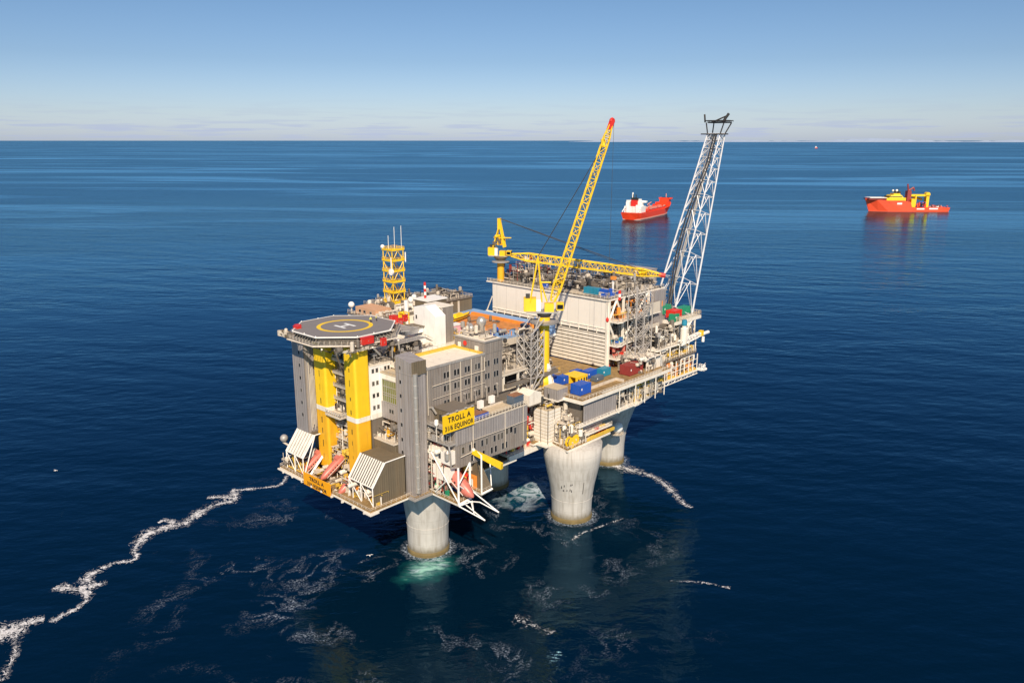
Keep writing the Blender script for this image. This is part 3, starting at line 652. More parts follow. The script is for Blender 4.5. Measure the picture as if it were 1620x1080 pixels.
OFF = Vector((-4.8, -6.8, 2))
t = thing('gangway', 'grey sloping stairway and gangway leading off the right side of the helideck', 'gangway', (8, 26, 73))
m = MB().loft([(5.6, 19.5, 77.2), (8.2, 17.8, 77.2), (8.2, 17.8, 77.5), (5.6, 19.5, 77.5)], [(17, 27.5, 75.8), (19, 25, 75.8), (19, 25, 76.1), (17, 27.5, 76.1)]); m.box(-3, 13.5, 74.8, 12, 17, 75.1); m.box(7.5, 22, 77.0, 13.5, 31, 77.3); m.build('walkway', GALV, t)
m = MB().rail([(-3, 13.6), (12, 13.6)], 75.1).rail([(13.4, 22), (13.4, 31)], 77.3); stairs(m, (12, 15, 75), (18, 18, 72)); m.build('railing', GALV, t)
clutter(t, -3, 13.8, 70.5, 10, 18, 75, 30, 12, [MID, DARK, GALV])
OFF = Vector((0, 0, 0))
# two people in yellow jackets standing on the helideck
def person(loc, rz, label, dz=0):
    t = thing('person', label, 'person', loc, rz, 'people on the helideck', local=True)
    def skin(nodes, edges, name, mat):
        me = bpy.data.meshes.new(name); me.from_pydata([n[:3] for n in nodes], edges, []); o = bpy.data.objects.new(name, me); S.collection.objects.link(o)
        md = o.modifiers.new('s', 'SKIN')
        for i, nd in enumerate(nodes): me.skin_vertices[0].data[i].radius = (nd[3], nd[4] if len(nd) > 4 else nd[3])
        me.skin_vertices[0].data[0].use_root = True
        o.modifiers.new('d', 'SUBSURF').levels = 1; bpy.context.view_layer.update()
        m2 = bpy.data.meshes.new_from_object(o.evaluated_get(bpy.context.evaluated_depsgraph_get())); bpy.data.objects.remove(o)
        m2.materials.clear(); m2.materials.append(mat); o = bpy.data.objects.new(name, m2); S.collection.objects.link(o); o.parent = t; return smooth(o)
    N = [(0, 0, .95, .15, .12), (0, 0, 1.2, .15, .11), (0, 0, 1.42, .17, .1), (0, 0, 1.52, .06), (0, .01, 1.66, .085, .10), (0, .01, 1.76, .07, .09),
         (-.2, 0, 1.42, .055), (-.27, 0, 1.15, .045), (-.26, .1, .92, .035), (.2, 0, 1.42, .055), (.27, 0, 1.15, .045), (.26, .1, .92, .035),
         (-.1, 0, .88, .09), (-.12, .01, .5, .06), (-.13, 0, .08, .04), (-.13, .13, .03, .04), (.1, 0, .88, .09), (.12, .01, .5, .06), (.13, 0, .08, .04), (.13, .13, .03, .04)]
    E_ = [(0, 1), (1, 2), (2, 3), (3, 4), (4, 5), (2, 6), (6, 7), (7, 8), (2, 9), (9, 10), (10, 11), (0, 12), (12, 13), (13, 14), (14, 15), (0, 16), (16, 17), (17, 18), (18, 19)]
    for k, s in ((8, -1), (11, 1)):      # five fingers on each hand
        bx = N[k]
        for j in range(5):
            N.append((bx[0]+s*(-.03+.015*j), bx[1]+.02+.01*j, bx[2]-.10-.01*(j % 3), .008)); E_.append((k, len(N)-1))
    skin(N, E_, 'body', SKIN)
    J = [(0, 0, 1.0, .19, .15), (0, 0, 1.2, .18, .14), (0, 0, 1.43, .19, .13), (-.21, 0, 1.41, .075), (-.28, 0, 1.15, .065), (-.27, .09, .97, .055), (.21, 0, 1.41, .075), (.28, 0, 1.15, .065), (.27, .09, .97, .055)]
    skin(J, [(0, 1), (1, 2), (2, 3), (3, 4), (4, 5), (2, 6), (6, 7), (7, 8)], 'jacket', HIVIS)
    K = [(0, 0, .95, .17, .14), (-.1, 0, .85, .11), (-.12, .01, .5, .085), (-.13, 0, .12, .065), (.1, 0, .85, .11), (.12, .01, .5, .085), (.13, 0, .12, .065)]
    skin(K, [(0, 1), (1, 2), (2, 3), (0, 4), (4, 5), (5, 6)], 'trousers', NAVY)
    MB().lathe((0, .01, 1.72), [(.13, 0), (.125, .06), (.08, .12), (.01, .14)], 12).build('helmet', HWHITE, t)
    return t
pf = person((-5.4, 21.6, 82.21), R(150), 'person in yellow jacket and dark trousers standing on the circle edge of the helideck'); pf.scale = (1.25,)*3
p2 = copy_tree(pf); p2.location = (-2.6, 22.0, 82.21); p2.rotation_euler = (0, 0, R(40)); p2['label'] = 'person in yellow jacket standing nearest the right edge of the helideck'
# ------------------------------------------------------------------ living quarters
t = thing('white_quarters', 'cream white living quarters with small windows between the right yellow column and the glazed annex', 'building', (0, 20, 50.3))
MB().box(-17.4, 7.4, 52.4, -8.5, 44, 71.0).box(-8.5, 12, 52.4, 16.8, 44, 70.6).build('wall', HWHITE, t)
MB().box(-17.5, 7.3, 71.0, -8.4, 44.1, 71.4).build('roof', DECKL, t)
MB().box(-17.4, 7.34, 52.4, -12.9, 7.4, 54.2).build('white_band', WHITE, t)
windows(t, [(x, 7.4, z) for z in (69.4, 65, 60.7, 56.4) for x in (-16.1, -14.4)], 'y', .8, 1.3); windows(t, [(x, 7.4, 69.4) for x in (-10.8, -9.4)], 'y', .8, 1.3)
m = MB().rail([(-17.4, 20), (-17.4, 7.5), (-8.5, 7.5)], 71.4); m.build('railing', CREAM, t)
for z in (57, 61.7, 66.4, 71):
    m = MB().box(-20.5, 13.9, z, -17.4, 24.7, z+.3); m.build('balcony', CREAM, t)
    MB().rail([(-20.4, 24.6), (-20.4, 14)], z+.3).box(-20.5, 13.9, z+.3, -20.42, 24.7, z+1.1).build('balustrade', GALV, t)
clutter(t, -20.3, 14, 53, -17.5, 24.7, 77, 80, 14, [CREAM, MID, WHITE, DARK]); clutter(t, -17, 8, 71.5, -9, 14, 76, 40, 15, [DARK, MID, GALV])
t = thing('glazed_annex', 'grey annex with a band of green tinted glazing left of the narrow grey stair tower', 'annex', (-3, 4, 50.3))
MB().box(-13, -3.9, 52.4, 4, 7.35, 68.4).build('wall', WHITE, t)
m = MB().box(-13.12, -2, 58.6, -13.0, 6.2, 66.4); m.build('glazing', GGLASS, t)
m = MB()
for y in [-2+i*1.025 for i in range(9)]: m.box(-13.22, y-.09, 58.5, -13.1, y+.09, 66.5)
for z in (58.6, 60.9, 61.7, 64, 66.4): m.box(-13.24, -2.1, z-.1, -13.1, 6.3, z+.12)
m.build('mullions', GALV, t)
MB().box(-13.06, -3.8, 52.5, -13.0, 7.3, 58.3).build('lower_cladding', LGREY, t)
windows(t, [(-13.05, 2.6, 55.6), (-13.05, 1.3, 55.6)], 'x', .9, 1.4)
m = MB().box(-13.2, -4, 68.4, 4, 7.35, 68.7); m.build('roof', TIMB, t); MB().rail([(-13, -3.8), (-13, 7.2)], 68.7).build('railing', GALV, t)
t = thing('deckhouse', 'tall bright white deckhouse with a sloping top right of the helideck', 'building', (19.5, 18, 70.6))
m = MB(); Y = [(12.4, 70.6), (12.4, 82), (18, 85.4), (24.4, 84.3), (24.4, 70.6)]
m.loft([(16.9, y, z) for y, z in Y], [(22, y, z) for y, z in Y]); m.build('wall', HWHITE, t)
windows(t, [(16.9, 23, 80.6), (16.9, 21, 73.2)], 'x', .6, 1.3); MB().box(16.6, 19.4, 70.8, 16.9, 24, 75.2).build('door_hood', WHITE, t)
MB().box(16.5, 21.9, 75.3, 16.9, 24.4, 75.5).box(16.5, 19.3, 75.3, 16.9, 24.4, 75.45).build('trim', MID, t)
t = thing('lift_tower', 'grey lift tower with a pale flat roof right behind the white deckhouse', 'building', (25, 18, 70.6))
MB().box(22.05, 14.6, 70.6, 28, 24.2, 84.4).build('wall', GREY, t); MB().box(21.95, 14.5, 84.4, 28.1, 24.3, 84.7).build('roof', DECKL, t); MB().lathe((22.3, 14.4, 70.7), [(.35, 0), (.35, 13.4)], 12).build('corner_pipe', STEEL, t)
t = thing('accommodation_block', 'long grey accommodation block with rows of paired dark windows and a pale roof', 'building', (5, -3, 50))
MB().box(-9.1, -11, 53.5, 28, 4.4, 71.6).build('wall', GREY, t)
MB().box(19, -11.1, 71.65, 28.1, 4.5, 76).build('raised_wall', GREY, t)
MB().box(-9, -10.6, 71.6, 18.9, 4.2, 71.8).build('roof', DECKL, t)
MB().box(-9.2, -11.15, 71.6, 19, -10.7, 72.35).box(18.8, -11.4, 75.9, 28.4, -11.0, 76.4).box(18.7, -11.0, 75.9, 19.1, 4.6, 76.4).build('parapet', GALV, t)
MB().box(-9, 3.6, 71.8, 18.8, 4.3, 72.9).box(18.2, -10.4, 71.8, 18.8, 3.6, 72.6).build('yellow_upstand', YSAFE, t)
MB().box(19.2, -10.9, 76, 28, 4.4, 76.2).build('raised_roof', DECKL, t)
windows(t, [(x+d, -11, z) for z in (68.2, 63.6, 58.4) for x in (-.2, 4.6, 9.6, 14.6) for d in (0, 1.5)], 'y', .95, 2.0)
windows(t, [(x+d, -11.1, z) for z in (68.2, 63.6, 58.4) for x in (19.4, 23.9) for d in (0, 1.4)], 'y', .95, 2.0)
m = MB()
for x in (-8, 2, 7, 12.2, 17.3): m.tube((x, -11.25, 56), (x, -11.25, 71.5), .13)
m.path([(-6, -11.3, 65.6), (10, -11.3, 66), (18.6, -11.3, 66), (18.6, -11.3, 70.8)], .14).path([(18.9, -11.3, 61.4), (-6, -11.3, 61)], .1); m.build('pipework', CREAM, t)
m = MB().box(18.6, -8, 72, 18.95, -6.4, 74.2).box(18.6, 1, 72, 18.95, 2.3, 74.2); m.build('door', WHITE, t)
MB().lathe((18.55, -1.4, 74.3), [(.9, 0), (.9, .12)], 16, 'x').build('red_disc', RED, t)
m = MB().rail([(-9, 4), (18.6, 4)], 72.9); m.rail([(28, 4.2), (19.3, 4.2)], 76.2); m.build('railing', GALV, t)
clutter(t, 20, -9, 76.2, 27, 3, 78, 16, 17, [GALV, CREAM, MID])
# deck area between the block and the deckhouse
t = thing('upper_terrace', 'cream upper terrace with small yellow fittings in front of the white deckhouse', 'terrace', (10, 8, 70))
MB().box(-8.4, 4.5, 69.2, 34, 14, 70.2).box(16.9, 11.9, 69.3, 34, 45, 70.55).build('deck_plating', DECKL, t)
MB().box(-4, 11.0, 70.6, 16.4, 11.7, 71.6).box(2, 16.0, 70.65, 15.5, 19.5, 74.4).build('wall', HWHITE, t)
MB().box(-.8, 15.2, 70.65, 1.8, 18, 75).build('ochre_locker', OCH, t)
MB().box(8, 18.9, 75.4, 16.6, 24.6, 77.6).build('upper_wall', HWHITE, t); MB().box(7, 18.2, 77.6, 16.8, 25, 77.8).build('canopy', BROWN, t)
clutter(t, 2, 12.5, 70.6, 16.5, 15.5, 72.6, 26, 19, [YSAFE, CREAM, WHITE]); clutter(t, 29, 4.8, 70.3, 34, 22, 74, 30, 20, [CREAM, YSAFE, GALV])
m = MB().rail([(-9, 4.8), (28, 4.8)], 70.2, 1.3, .08); m.build('railing', GALV, t)
# ------------------------------------------------------------------ lower grey block and what stands round it
t = thing('lower_block', 'long grey lower block with irregular dark windows hanging over the water below the sign', 'building', (11, -16, 38))
def wedge(x0, x1, y0, y1, zl, zr, zt):
    return MB().add([(x0, y0, zl), (x1, y0, zr), (x1, y1, zr), (x0, y1, zl), (x0, y0, zt), (x1, y0, zt), (x1, y1, zt), (x0, y1, zt)], [(3, 2, 1, 0), (4, 5, 6, 7), (0, 1, 5, 4), (1, 2, 6, 5), (2, 3, 7, 6), (3, 0, 4, 7)])
wedge(-6, 29.2, -22, -8.9, 39.2, 38.2, 53.2).build('wall', GREY, t)
MB().box(-5.9, -21.9, 53.2, 29.1, -8.8, 53.4).build('roof', DECKG, t)
MB().box(-6.1, -22.15, 47.3, 29.3, -22.02, 53.0).build('upper_cladding', LGREY, t)
windows(t, [(x, -22.02, 45) for x in (-2.6, .6, 2.7, 6.4, 8.6, 12.4, 14.4, 16.2, 22.9)], 'y', .95, 2.2)
windows(t, [(x, -22.02, 46.4) for x in (18.7, 20.9)], 'y', 1.2, 3.0); windows(t, [(x, -22.02, 41) for x in (1.5, 5.2, 7.0, 11.0, 13.0, 16.6, 18.3)], 'y', .95, 2.2)
m = MB().rail([(-5.8, -21.9), (29.1, -21.9), (29.1, -9)], 53.4, 1.4, .09, 1.6); m.box(2.2, -22.3, 53.0, 29.3, -21.95, 53.45); m.build('railing', CREAM, t)
m = MB()
for x in (2, 17.6, 27): m.tube((x, -22.3, 40), (x, -22.3, 53), .12)
m.path([(2, -22.35, 47.4), (17, -22.35, 47.2), (29, -22.35, 47.4)], .1).path([(-4, -22.4, 43), (1, -22.5, 43.4), (1, -22.4, 47)], .16); m.build('pipework', CREAM, t)
m = MB()
for z, y0, y1 in ((46.4, -21.9, -13), (40.2, -21.5, -15)): m.mark().box(-8.6, y0, z-5.2, -6.05, y1+1.5, z-.6)
each(m, 'side_cabin', WCLAD, t)
m = MB().mark().lathe((-8.4, -20.8, 44), [(.9, -1.2), (1.1, -.8), (1.1, 1.5), (.4, 2.4)], 14); m.mark().path([(-8.9, -22, 48), (-8.9, -22.6, 46), (-8.6, -22.5, 40.5), (-6, -22.6, 40)], .28); each(m, 'duct', STEEL, t)
t = thing('service_balcony', 'dark grey equipment balcony between the narrow grey tower and the yellow sign', 'balcony', (-8, -14, 48))
m = MB().box(-9.0, -22.4, 48, -6.05, -4, 48.5).box(-9.1, -20, 53.2, -6.05, -5, 53.5); m.build('deck_plating', GALV, t)
m = MB().rail([(-9, -4), (-9, -22.3), (-6, -22.3)], 48.5).rail([(-9, -5), (-9, -20)], 53.5); m.build('railing', GALV, t)
clutter(t, -9, -21, 48.6, -6.3, -4, 53, 40, 22, [CREAM, GALV, STEEL, MID]); clutter(t, -8.8, -19, 30, -6.2, -9.2, 47.5, 70, 23, [CREAM, MID, DARK, WHITE, MARO])
MB().path([(-7.5, -10, 53), (-7.5, -10, 58), (-7, -12, 58.8), (-6, -13, 56.5)], .4, 8).build('bent_exhaust', STEEL, t)
t = thing('service_pipe', 'tall beige pipe standing on the small lifeboat deck right of the grey tower', 'pipe', (-8.3, -15.5, 29.4))
MB().path([(-8.5, -15.5, 29.4), (-8.5, -15.5, 45), (-7.9, -14.8, 46)], .42, 10).build('riser', CREAM, t); MB().lathe((-8.5, -15.5, 29.4), [(.7, 0), (.7, .25)], 10).build('flange', GALV, t)
t = thing('floodlight', 'white lantern on a post at the corner of the equipment balcony beside the yellow sign', 'lamp', (-9.2, -16.5, 48.5))
MB().tube((-9.2, -16.5, 48.5), (-9.2, -16.5, 54), .12).build('post', WHITE, t); MB().lathe((-9.2, -16.5, 54), [(.5, 0), (.75, .5), (.7, 1.9), (.2, 2.2)], 10).build('lantern', HWHITE, t)
# white launching frame with skids
t = thing('launching_frame', 'white tubular launching frame around the tilted lifeboat, with skids reaching out over the water', 'lifeboat davit', (-6, -26, 29))
m = MB(); a, b = (-9.2, -26.6), (-3.4, -26)
for p in (a, b): m.tube((*p, 29), (*p, 42), .38, 6)
m.tube((*a, 29), (*b, 29), .55, 4).tube((*a, 36), (*b, 42), .22).tube((*a, 36), (*b, 31), .22).tube((*a, 29.5), (-9.2, -13.5, 44), .22).tube((-9.2, -15, 30), (-9.2, -21, 36), .2).build('upright_frame', HWHITE, t)
m = MB(); q = [(-9.2, -26.6, 28.6), (-3.4, -26, 28.6), (-1, -24.8, 30.5)]; e = [(-5.5, -35, 25), (2.5, -33.5, 24.5)]
m.tube(q[0], e[0], .22).tube((-6.5, -26.4, 28.5), e[0], .22).tube(q[0], (-5.6, -28.6, 29.6), .18).tube((-5.6, -28.6, 29.6), (-7, -31.5, 26.8), .16).tube((-5.8, -26.6, 29.2), (-1.5, -28.5, 28), .2).tube((-1.5, -28.5, 28), e[1], .2).tube(q[2], e[1], .24).tube((-3.5, -27, 28.9), (-6.2, -30.4, 27.4), .14); m.build('skids', HWHITE, t)
t = thing('yellow_davit_arm', 'long flat yellow arm sticking out below the grey lower block', 'davit', (5, -24, 42))
MB().loft([(1.2, -22.1, 42.6), (2.6, -22.1, 42.6), (2.6, -22.1, 43.8), (1.2, -22.1, 43.8)], [(3.6, -33.5, 39.4), (5, -33.2, 39.4), (5, -33.2, 41.4), (3.6, -33.5, 41.4)]).build('arm', YEL, t)
MB().lathe((1.9, -22.4, 43.7), [(.5, 0), (.5, .7)], 10).build('pivot', HWHITE, t)
t = thing('rescue_boat_bay', 'small bay with brown slanting shed, orange cabinet and white corner post under the yellow arm', 'boat bay', (4, -19, 29.4))
MB().add([(3.4, -25.6, 29.4), (7.2, -25.6, 29.4), (7.2, -14, 29.4), (3.4, -14, 29.4), (3.4, -25.3, 29.6), (7.2, -25.3, 30), (3.4, -14, 41), (7.2, -14, 41), (3.4, -21.5, 41), (7.2, -18, 41)], [(0, 1, 5, 4), (0, 4, 8, 6, 3), (1, 2, 7, 9, 5), (4, 5, 9, 8), (6, 8, 9, 7), (3, 6, 7, 2), (0, 3, 2, 1)]).build('shed', BROWN, t)
m = MB().tube((1.8, -26.2, 29), (1.8, -26.2, 43), .3).tube((1.8, -26.2, 29), (7.3, -25.8, 29), .45, 4).tube((1.8, -26.2, 43), (3, -22, 43.5), .2).tube((7.2, -25.5, 30), (12, -20, 38), .2).tube((7.2, -21, 38), (20, -16, 38.5), .3); m.build('frame', HWHITE, t)
MB().box(2, -22.5, 29.5, 3.3, -19.2, 34).build('orange_cabinet', ORG, t); MB().box(1.9, -21.8, 30.2, 2.0, -20.5, 33).build('white_door', HWHITE, t)
clutter(t, .5, -20, 29.4, 3, -14.5, 36, 20, 25, [RED, YSAFE, CREAM, MID])
clutter(t, -8.5, -20, 29.4, -6.8, -14, 33, 10, 26, [YSAFE, WHITE, GREEN])
# things on the lower block's roof
def simple(name, label, cat, boxes, mat, parts=(), group=None):
    b0 = boxes[0]; t = thing(name, label, cat, ((b0[0]+b0[3])/2, (b0[1]+b0[4])/2, b0[2]), group=group)
    m = MB()
    for b_ in boxes: m.mark().box(*b_)
    each(m, 'body', mat, t)
    for pn, pb, pm in parts: MB().box(*pb).build(pn, pm, t)
    return t
simple('plant_shed', 'big dull brown shed on the lower roof behind the yellow sign', 'shed', [(-5.6, -19.5, 53.42, 3.6, -11.6, 58.3)], BROWN, [('roof', (-5.8, -19.7, 58.3, 3.8, -11.4, 58.55), MID), ('side_hatch', (-5.7, -15.6, 54.4, -5.6, -14, 56.5), DARK)])
simple('blue_container', 'open blue container holding brown planks beside the yellow sign', 'container', [(3.4, -21.2, 53.6, 10.6, -18.8, 54.9)], BLUE, [('planks', (3.7, -20.9, 54.9, 10.3, -19.1, 55.2), RUSTY), ('corner_caps', (3.3, -21.3, 53.5, 3.7, -20.9, 55.3), HWHITE)])
simple('timber_stack', 'brown striped planks laid out behind the open blue container', 'planks', [(4.2+i*1.15, -18.5, 53.5, 5.1+i*1.15, -15, 54.2) for i in range(6)], RUSTY)
simple('steel_ramp', 'pale beige sheeted hatch cover in the middle of the lower roof', 'cover', [(12.5, -20.6, 53.5, 22.6, -16.2, 54.2)], TIMB, [('raised_edge', (12.4, -16.4, 54.2, 22.7, -16, 54.8), CREAM)])
simple('waste_skip', 'blue grey skip full of rusty scrap at the right end of the lower roof', 'skip', [(23.6, -21, 53.5, 28.6, -17.4, 56.9)], BGREY, [('scrap', (23.8, -20.8, 56.9, 28.4, -17.6, 57.2), RUSTY), ('rim', (23.5, -21.1, 56.5, 28.7, -21, 56.9), BGREY)])
simple('white_cabinet', 'small white box on the lower roof nearest the open blue container', 'cabinet', [(11.2, -16, 54.5, 13.4, -14.8, 57.2)], HWHITE, [('post', (12.1, -15.6, 53.4, 12.5, -15.2, 54.5), GALV)])
simple('white_cabinet', 'small white box on the lower roof behind the pale hatch cover', 'cabinet', [(17.8, -15, 54.5, 20, -13.8, 57.2)], HWHITE, [('post', (18.7, -14.6, 53.4, 19.1, -14.2, 54.5), GALV)])
simple('red_locker', 'small red box by the brown shed at the foot of the grey block', 'cabinet', [(3.9, -13.4, 53.45, 5.6, -12.2, 56.4)], RED, [('lid', (3.8, -13.5, 56.4, 5.7, -12.1, 56.7), WHITE)])
simple('machine_casing', 'long dark casing along the foot of the grey accommodation block', 'machinery casing', [(7, -13.2, 53.45, 30, -11.3, 56)], MID, [('top_pipe', (7, -12.8, 56, 30, -12.2, 56.5), DARK)])
m0 = None
for i, (x, lab) in enumerate(((7.2, 'leftmost of the four slanting silver exhaust stacks'), (12.2, 'second from left of the four slanting silver exhaust stacks'), (17.6, 'third from left of the four slanting silver exhaust stacks'), (23.2, 'rightmost of the four slanting silver exhaust stacks'))):
    if m0 is None:
        m0 = thing('exhaust_stack', lab, 'exhaust', (x, -13.3, 55.5), group='slanting exhaust stacks along the grey block', local=True)
        MB().tube((0, 0, 0), (-1.2, -.9, 5), .32, 8).build('pipe', STEEL, m0); MB().tube((-1.2, -.9, 5), (-1.5, -1.1, 5.7), .46, 8).build('cap', STEEL, m0); e0 = m0
        e0['label'] = lab+' by the grey block'
    else: place(e0, (x, -13.3, 55.5), 0, lab+' by the grey block')
def vent(x, y, z, s, label, first=None):
    t = thing('roof_ventilator', label, 'ventilator', (x, y, z), group='silver bulbous roof ventilators')
    smooth(MB().lathe((x, y, z), [(1.1*s, 0), (1.1*s, 3.2*s), (1.7*s, 4*s), (1.7*s, 5.2*s), (1.0*s, 6.2*s), (.3*s, 6.4*s)], 18).build('cowl', STEEL, t)); MB().lathe((x, y, z), [(1.5*s, -.1), (1.5*s, .3)], 18).build('base_ring', GALV, t)
vent(26, -2.5, 76.3, 1.05, 'large silver bulbous ventilator on the raised roof of the grey block'); vent(22.3, -1, 76.3, .62, 'small silver ventilator left of the large one on the raised roof')
# ------------------------------------------------------------------ middle module with the laydown yard
t = thing('middle_module', 'open steel middle module with grey columns and pipework behind the grey block', 'process module', (60, 25, 29))
m = MB()
for z in (29, 41, 52, 60): m.box(30.2, -8, z, 55, 66, z+.8).box(55.004, 12.5, z, 84, 62, z+.8)
m.build('deck_levels', CREAM, t)
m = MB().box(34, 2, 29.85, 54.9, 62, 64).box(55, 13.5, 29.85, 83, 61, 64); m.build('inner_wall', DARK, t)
m = MB()
for x in range(32, 56, 8):
    m.mark().box(x, -7.8, 29.9, x+.7, -7.1, 60)
each(m, 'column', WHITE, t)
clutter(t, 29, -7, 53, 33.5, 3, 66, 60, 31, [CREAM, RED, GALV, MARO, WHITE]); clutter(t, 31, -7.5, 42, 56, -1, 51.8, 90, 32, [CREAM, GALV, MID, RED]); clutter(t, 29, 2, 62, 50, 14, 69, 90, 33, [CREAM, GALV, MID, WHITE, DARK])
clutter(t, 31, -8, 60.8, 54, 4, 65, 60, 34, [CREAM, GALV, MID, DARK])
m = MB().rail([(30, -7.9), (54, -7.9)], 60.8).rail([(30.3, -7.9), (30.3, 4)], 60.8); m.build('railing', CREAM, t)
t = thing('laydown_yard', 'raised yard deck with orange brown plating framed by pale blue strips', 'storage deck', (68, 30, 64))
MB().box(48, 12, 64.05, 85, 62, 66.8).build('deck_plating', CREAM, t)
MB().box(58, 17, 66.85, 79, 57, 67.1).build('orange_plating', M('orange brown plating', (.62, .24, .055), .75, kind='deck'), t)
m = MB().mark().box(79.2, 16, 66.85, 84.9, 61.8, 67.9).mark().box(56, 57.2, 66.85, 79, 61.9, 67.8).mark().box(50, 12.2, 66.85, 56, 17, 68.4).mark().box(57, 12.2, 66.85, 78, 16.8, 67.3).mark().box(74, 11.7, 63.8, 85.2, 11.97, 67.9)
each(m, 'blue_cover', LBLUE, t)
m = MB().mark().box(77.4, 18, 67.12, 79.1, 56, 68.1).mark().box(58.2, 18, 67.12, 59.6, 34, 67.9); each(m, 'orange_kerb', ORG, t)
MB().box(48.2, 18, 66.85, 57.6, 50, 67.0).build('pale_plating', DECKL, t)
MB().box(74, 11.5, 63, 85.4, 11.69, 64).build('white_lip', HWHITE, t)
m = MB().rail([(48.2, 61), (48.2, 12.2), (84.8, 12.2)], 66.8); m.build('railing', GALV, t)
clutter(t, 49, 18, 67, 57, 34, 69.5, 30, 36, [GALV, CREAM, MID]); clutter(t, 50, 12.5, 68.4, 56, 17, 70.5, 14, 37, [BLUE, LBLUE, GALV]); clutter(t, 62, 34, 67.12, 74, 44, 68, 10, 38, [MID, GALV])
clutter(t, 58, 12.3, 67.3, 77, 16.5, 69.2, 26, 39, [LBLUE, CREAM, BGREY, ORG])
t = thing('work_boat', 'small yellow boat with dark fender lying on the orange brown yard deck', 'boat', (65, 50.5, 67.4), R(12), local=True); t.scale = (.85, .8, .75)
prof = [(-9, 1.5, 0), (-6, 2.1, 0), (0, 2.2, 0), (5, 1.7, .1), (8, .8, .5), (9.3, .1, .8)]
rg = [[Vector((x, -w, 2.3+z)), Vector((x, -w*.8, .7+z)), Vector((x, 0, .1+z)), Vector((x, w*.8, .7+z)), Vector((x, w, 2.3+z))] for x, w, z in prof]
m = MB(); vs = [v for r_ in rg for v in r_]; m.add(vs, [(k*5+i, k*5+i+1, k*5+5+i+1, k*5+5+i) for k in range(5) for i in range(4)]+[(4, 3, 2, 1, 0)]+[(k*5, k*5+5, k*5+9, k*5+4) for k in range(5)]); m.build('hull', YEL, t)
MB().loft([(-5, -1.3, 2.3), (2.5, -1.3, 2.3), (2.5, 1.3, 2.3), (-5, 1.3, 2.3)], [(-4, -1, 4.2), (1.2, -1, 4.2), (1.2, 1, 4.2), (-4, 1, 4.2)]).build('cabin', YEL, t)
m = MB()
for s in (-1, 1): m.path([(x, s*(w+.05), 2.1+z) for x, w, z in prof], .22, 5)
m.tube((-9, -1.5, 2.1), (-9, 1.5, 2.1), .22, 5); m.build('fender', DARK, t); MB().tube((-6, 0, 2.3), (-6, 0, 4.6), .1).box(-7.5, -.9, 2.3, -6.3, .9, 3).build('console', DARK, t)
simple('pink_hut', 'small pink hut at the left corner of the yard deck', 'hut', [(46.0, 33.5, 66.9, 50.4, 37.4, 70.4)], M('faded pink paint', (.75, .38, .42), .6), [('roof', (45.8, 33.3, 70.4, 50.6, 37.6, 70.7), HWHITE), ('door', (45.9, 35, 67, 46.0, 36, 69), WHITE)])
# rear module behind everything, with a cluttered roof
t = thing('rear_module', 'brown rear module with a roof full of small coolers and pipes beyond the white deckhouse', 'process module', (60, 72, 60))
MB().box(38, 61, 40, 83, 84, 73.8).build('wall', BROWN, t)
m = MB()
for x in (39, 47, 55, 61, 69.5, 73.8): m.mark().box(x, 60.6, 64, x+.9, 61, 73.2)
each(m, 'pale_rib', CREAM, t)
MB().box(37.8, 60.4, 73.8, 83.2, 84.2, 74.2).build('roof', MID, t); m = MB().rail([(38, 84), (38, 60.6), (83, 60.6), (83, 84)], 74.2); m.build('railing', CREAM, t)
clutter(t, 39, 62, 74.2, 82, 83, 76.4, 150, 41, [MID, DARK, CREAM, GALV]); simple('roof_cabin', 'low white roofed cabin behind the white deckhouse', 'cabin', [(34, 36, 70, 44, 44, 82)], BROWN, [('roof', (33.6, 35.6, 82, 44.4, 44.4, 82.5), HWHITE)])
# roof behind the helideck with the lattice communication mast
t = thing('control_building', 'cream rooftop building with dark windows behind the helideck, at the foot of the yellow mast', 'building', (28, 45, 60))
MB().box(15, 44.1, 50.4, 44.5, 64, 76.2).box(17, 25, 70.7, 33, 44, 72).build('wall', WHITE, t); MB().box(14.6, 43.6, 76.2, 44.7, 64.2, 76.6).build('roof', MID, t)
windows(t, [(x, 44.1, 74.2) for x in (22, 25, 30, 34, 37)], 'y', 1.8, 1.5); windows(t, [(15, y, 74) for y in (47, 50, 53)], 'x', 1.4, 1.4)
MB().box(16, 47, 76.6, 24, 60, 79.6).build('orange_cabin', M('salmon roof sheeting', (.58, .33, .19), .7), t); MB().box(29, 46, 76.6, 40, 58, 78.6).build('white_penthouse', HWHITE, t)
windows(t, [(16, y, 78) for y in (50, 54, 57)], 'x', 1.2, 1.2)
m = MB().rail([(15, 64), (15, 44), (44.5, 44)], 76.6, 1.3, .08); m.build('railing', CREAM, t)
clutter(t, 16, 45, 76.7, 44, 47, 79, 30, 43, [CREAM, WHITE, MID]); clutter(t, 24, 50, 76.7, 44, 63, 80.5, 70, 44, [CREAM, WHITE, MID, GALV])
MB().tube((30, 44.8, 72), (30, 44.8, 82), .9, 14).build('white_stack', HWHITE, t)
t = thing('communication_mast', 'square yellow lattice mast with whip aerials and white dishes behind the helideck', 'mast', (34, 57, 78.4))
m = MB(); mc = (34, 57)
for sx in (-2.9, 2.9):
    for sy in (-2.9, 2.9): m.tube((mc[0]+sx, mc[1]+sy, 77), (mc[0]+sx, mc[1]+sy, 101), .22, 6)
C4 = [(-2.9, -2.9), (2.9, -2.9), (2.9, 2.9), (-2.9, 2.9)]
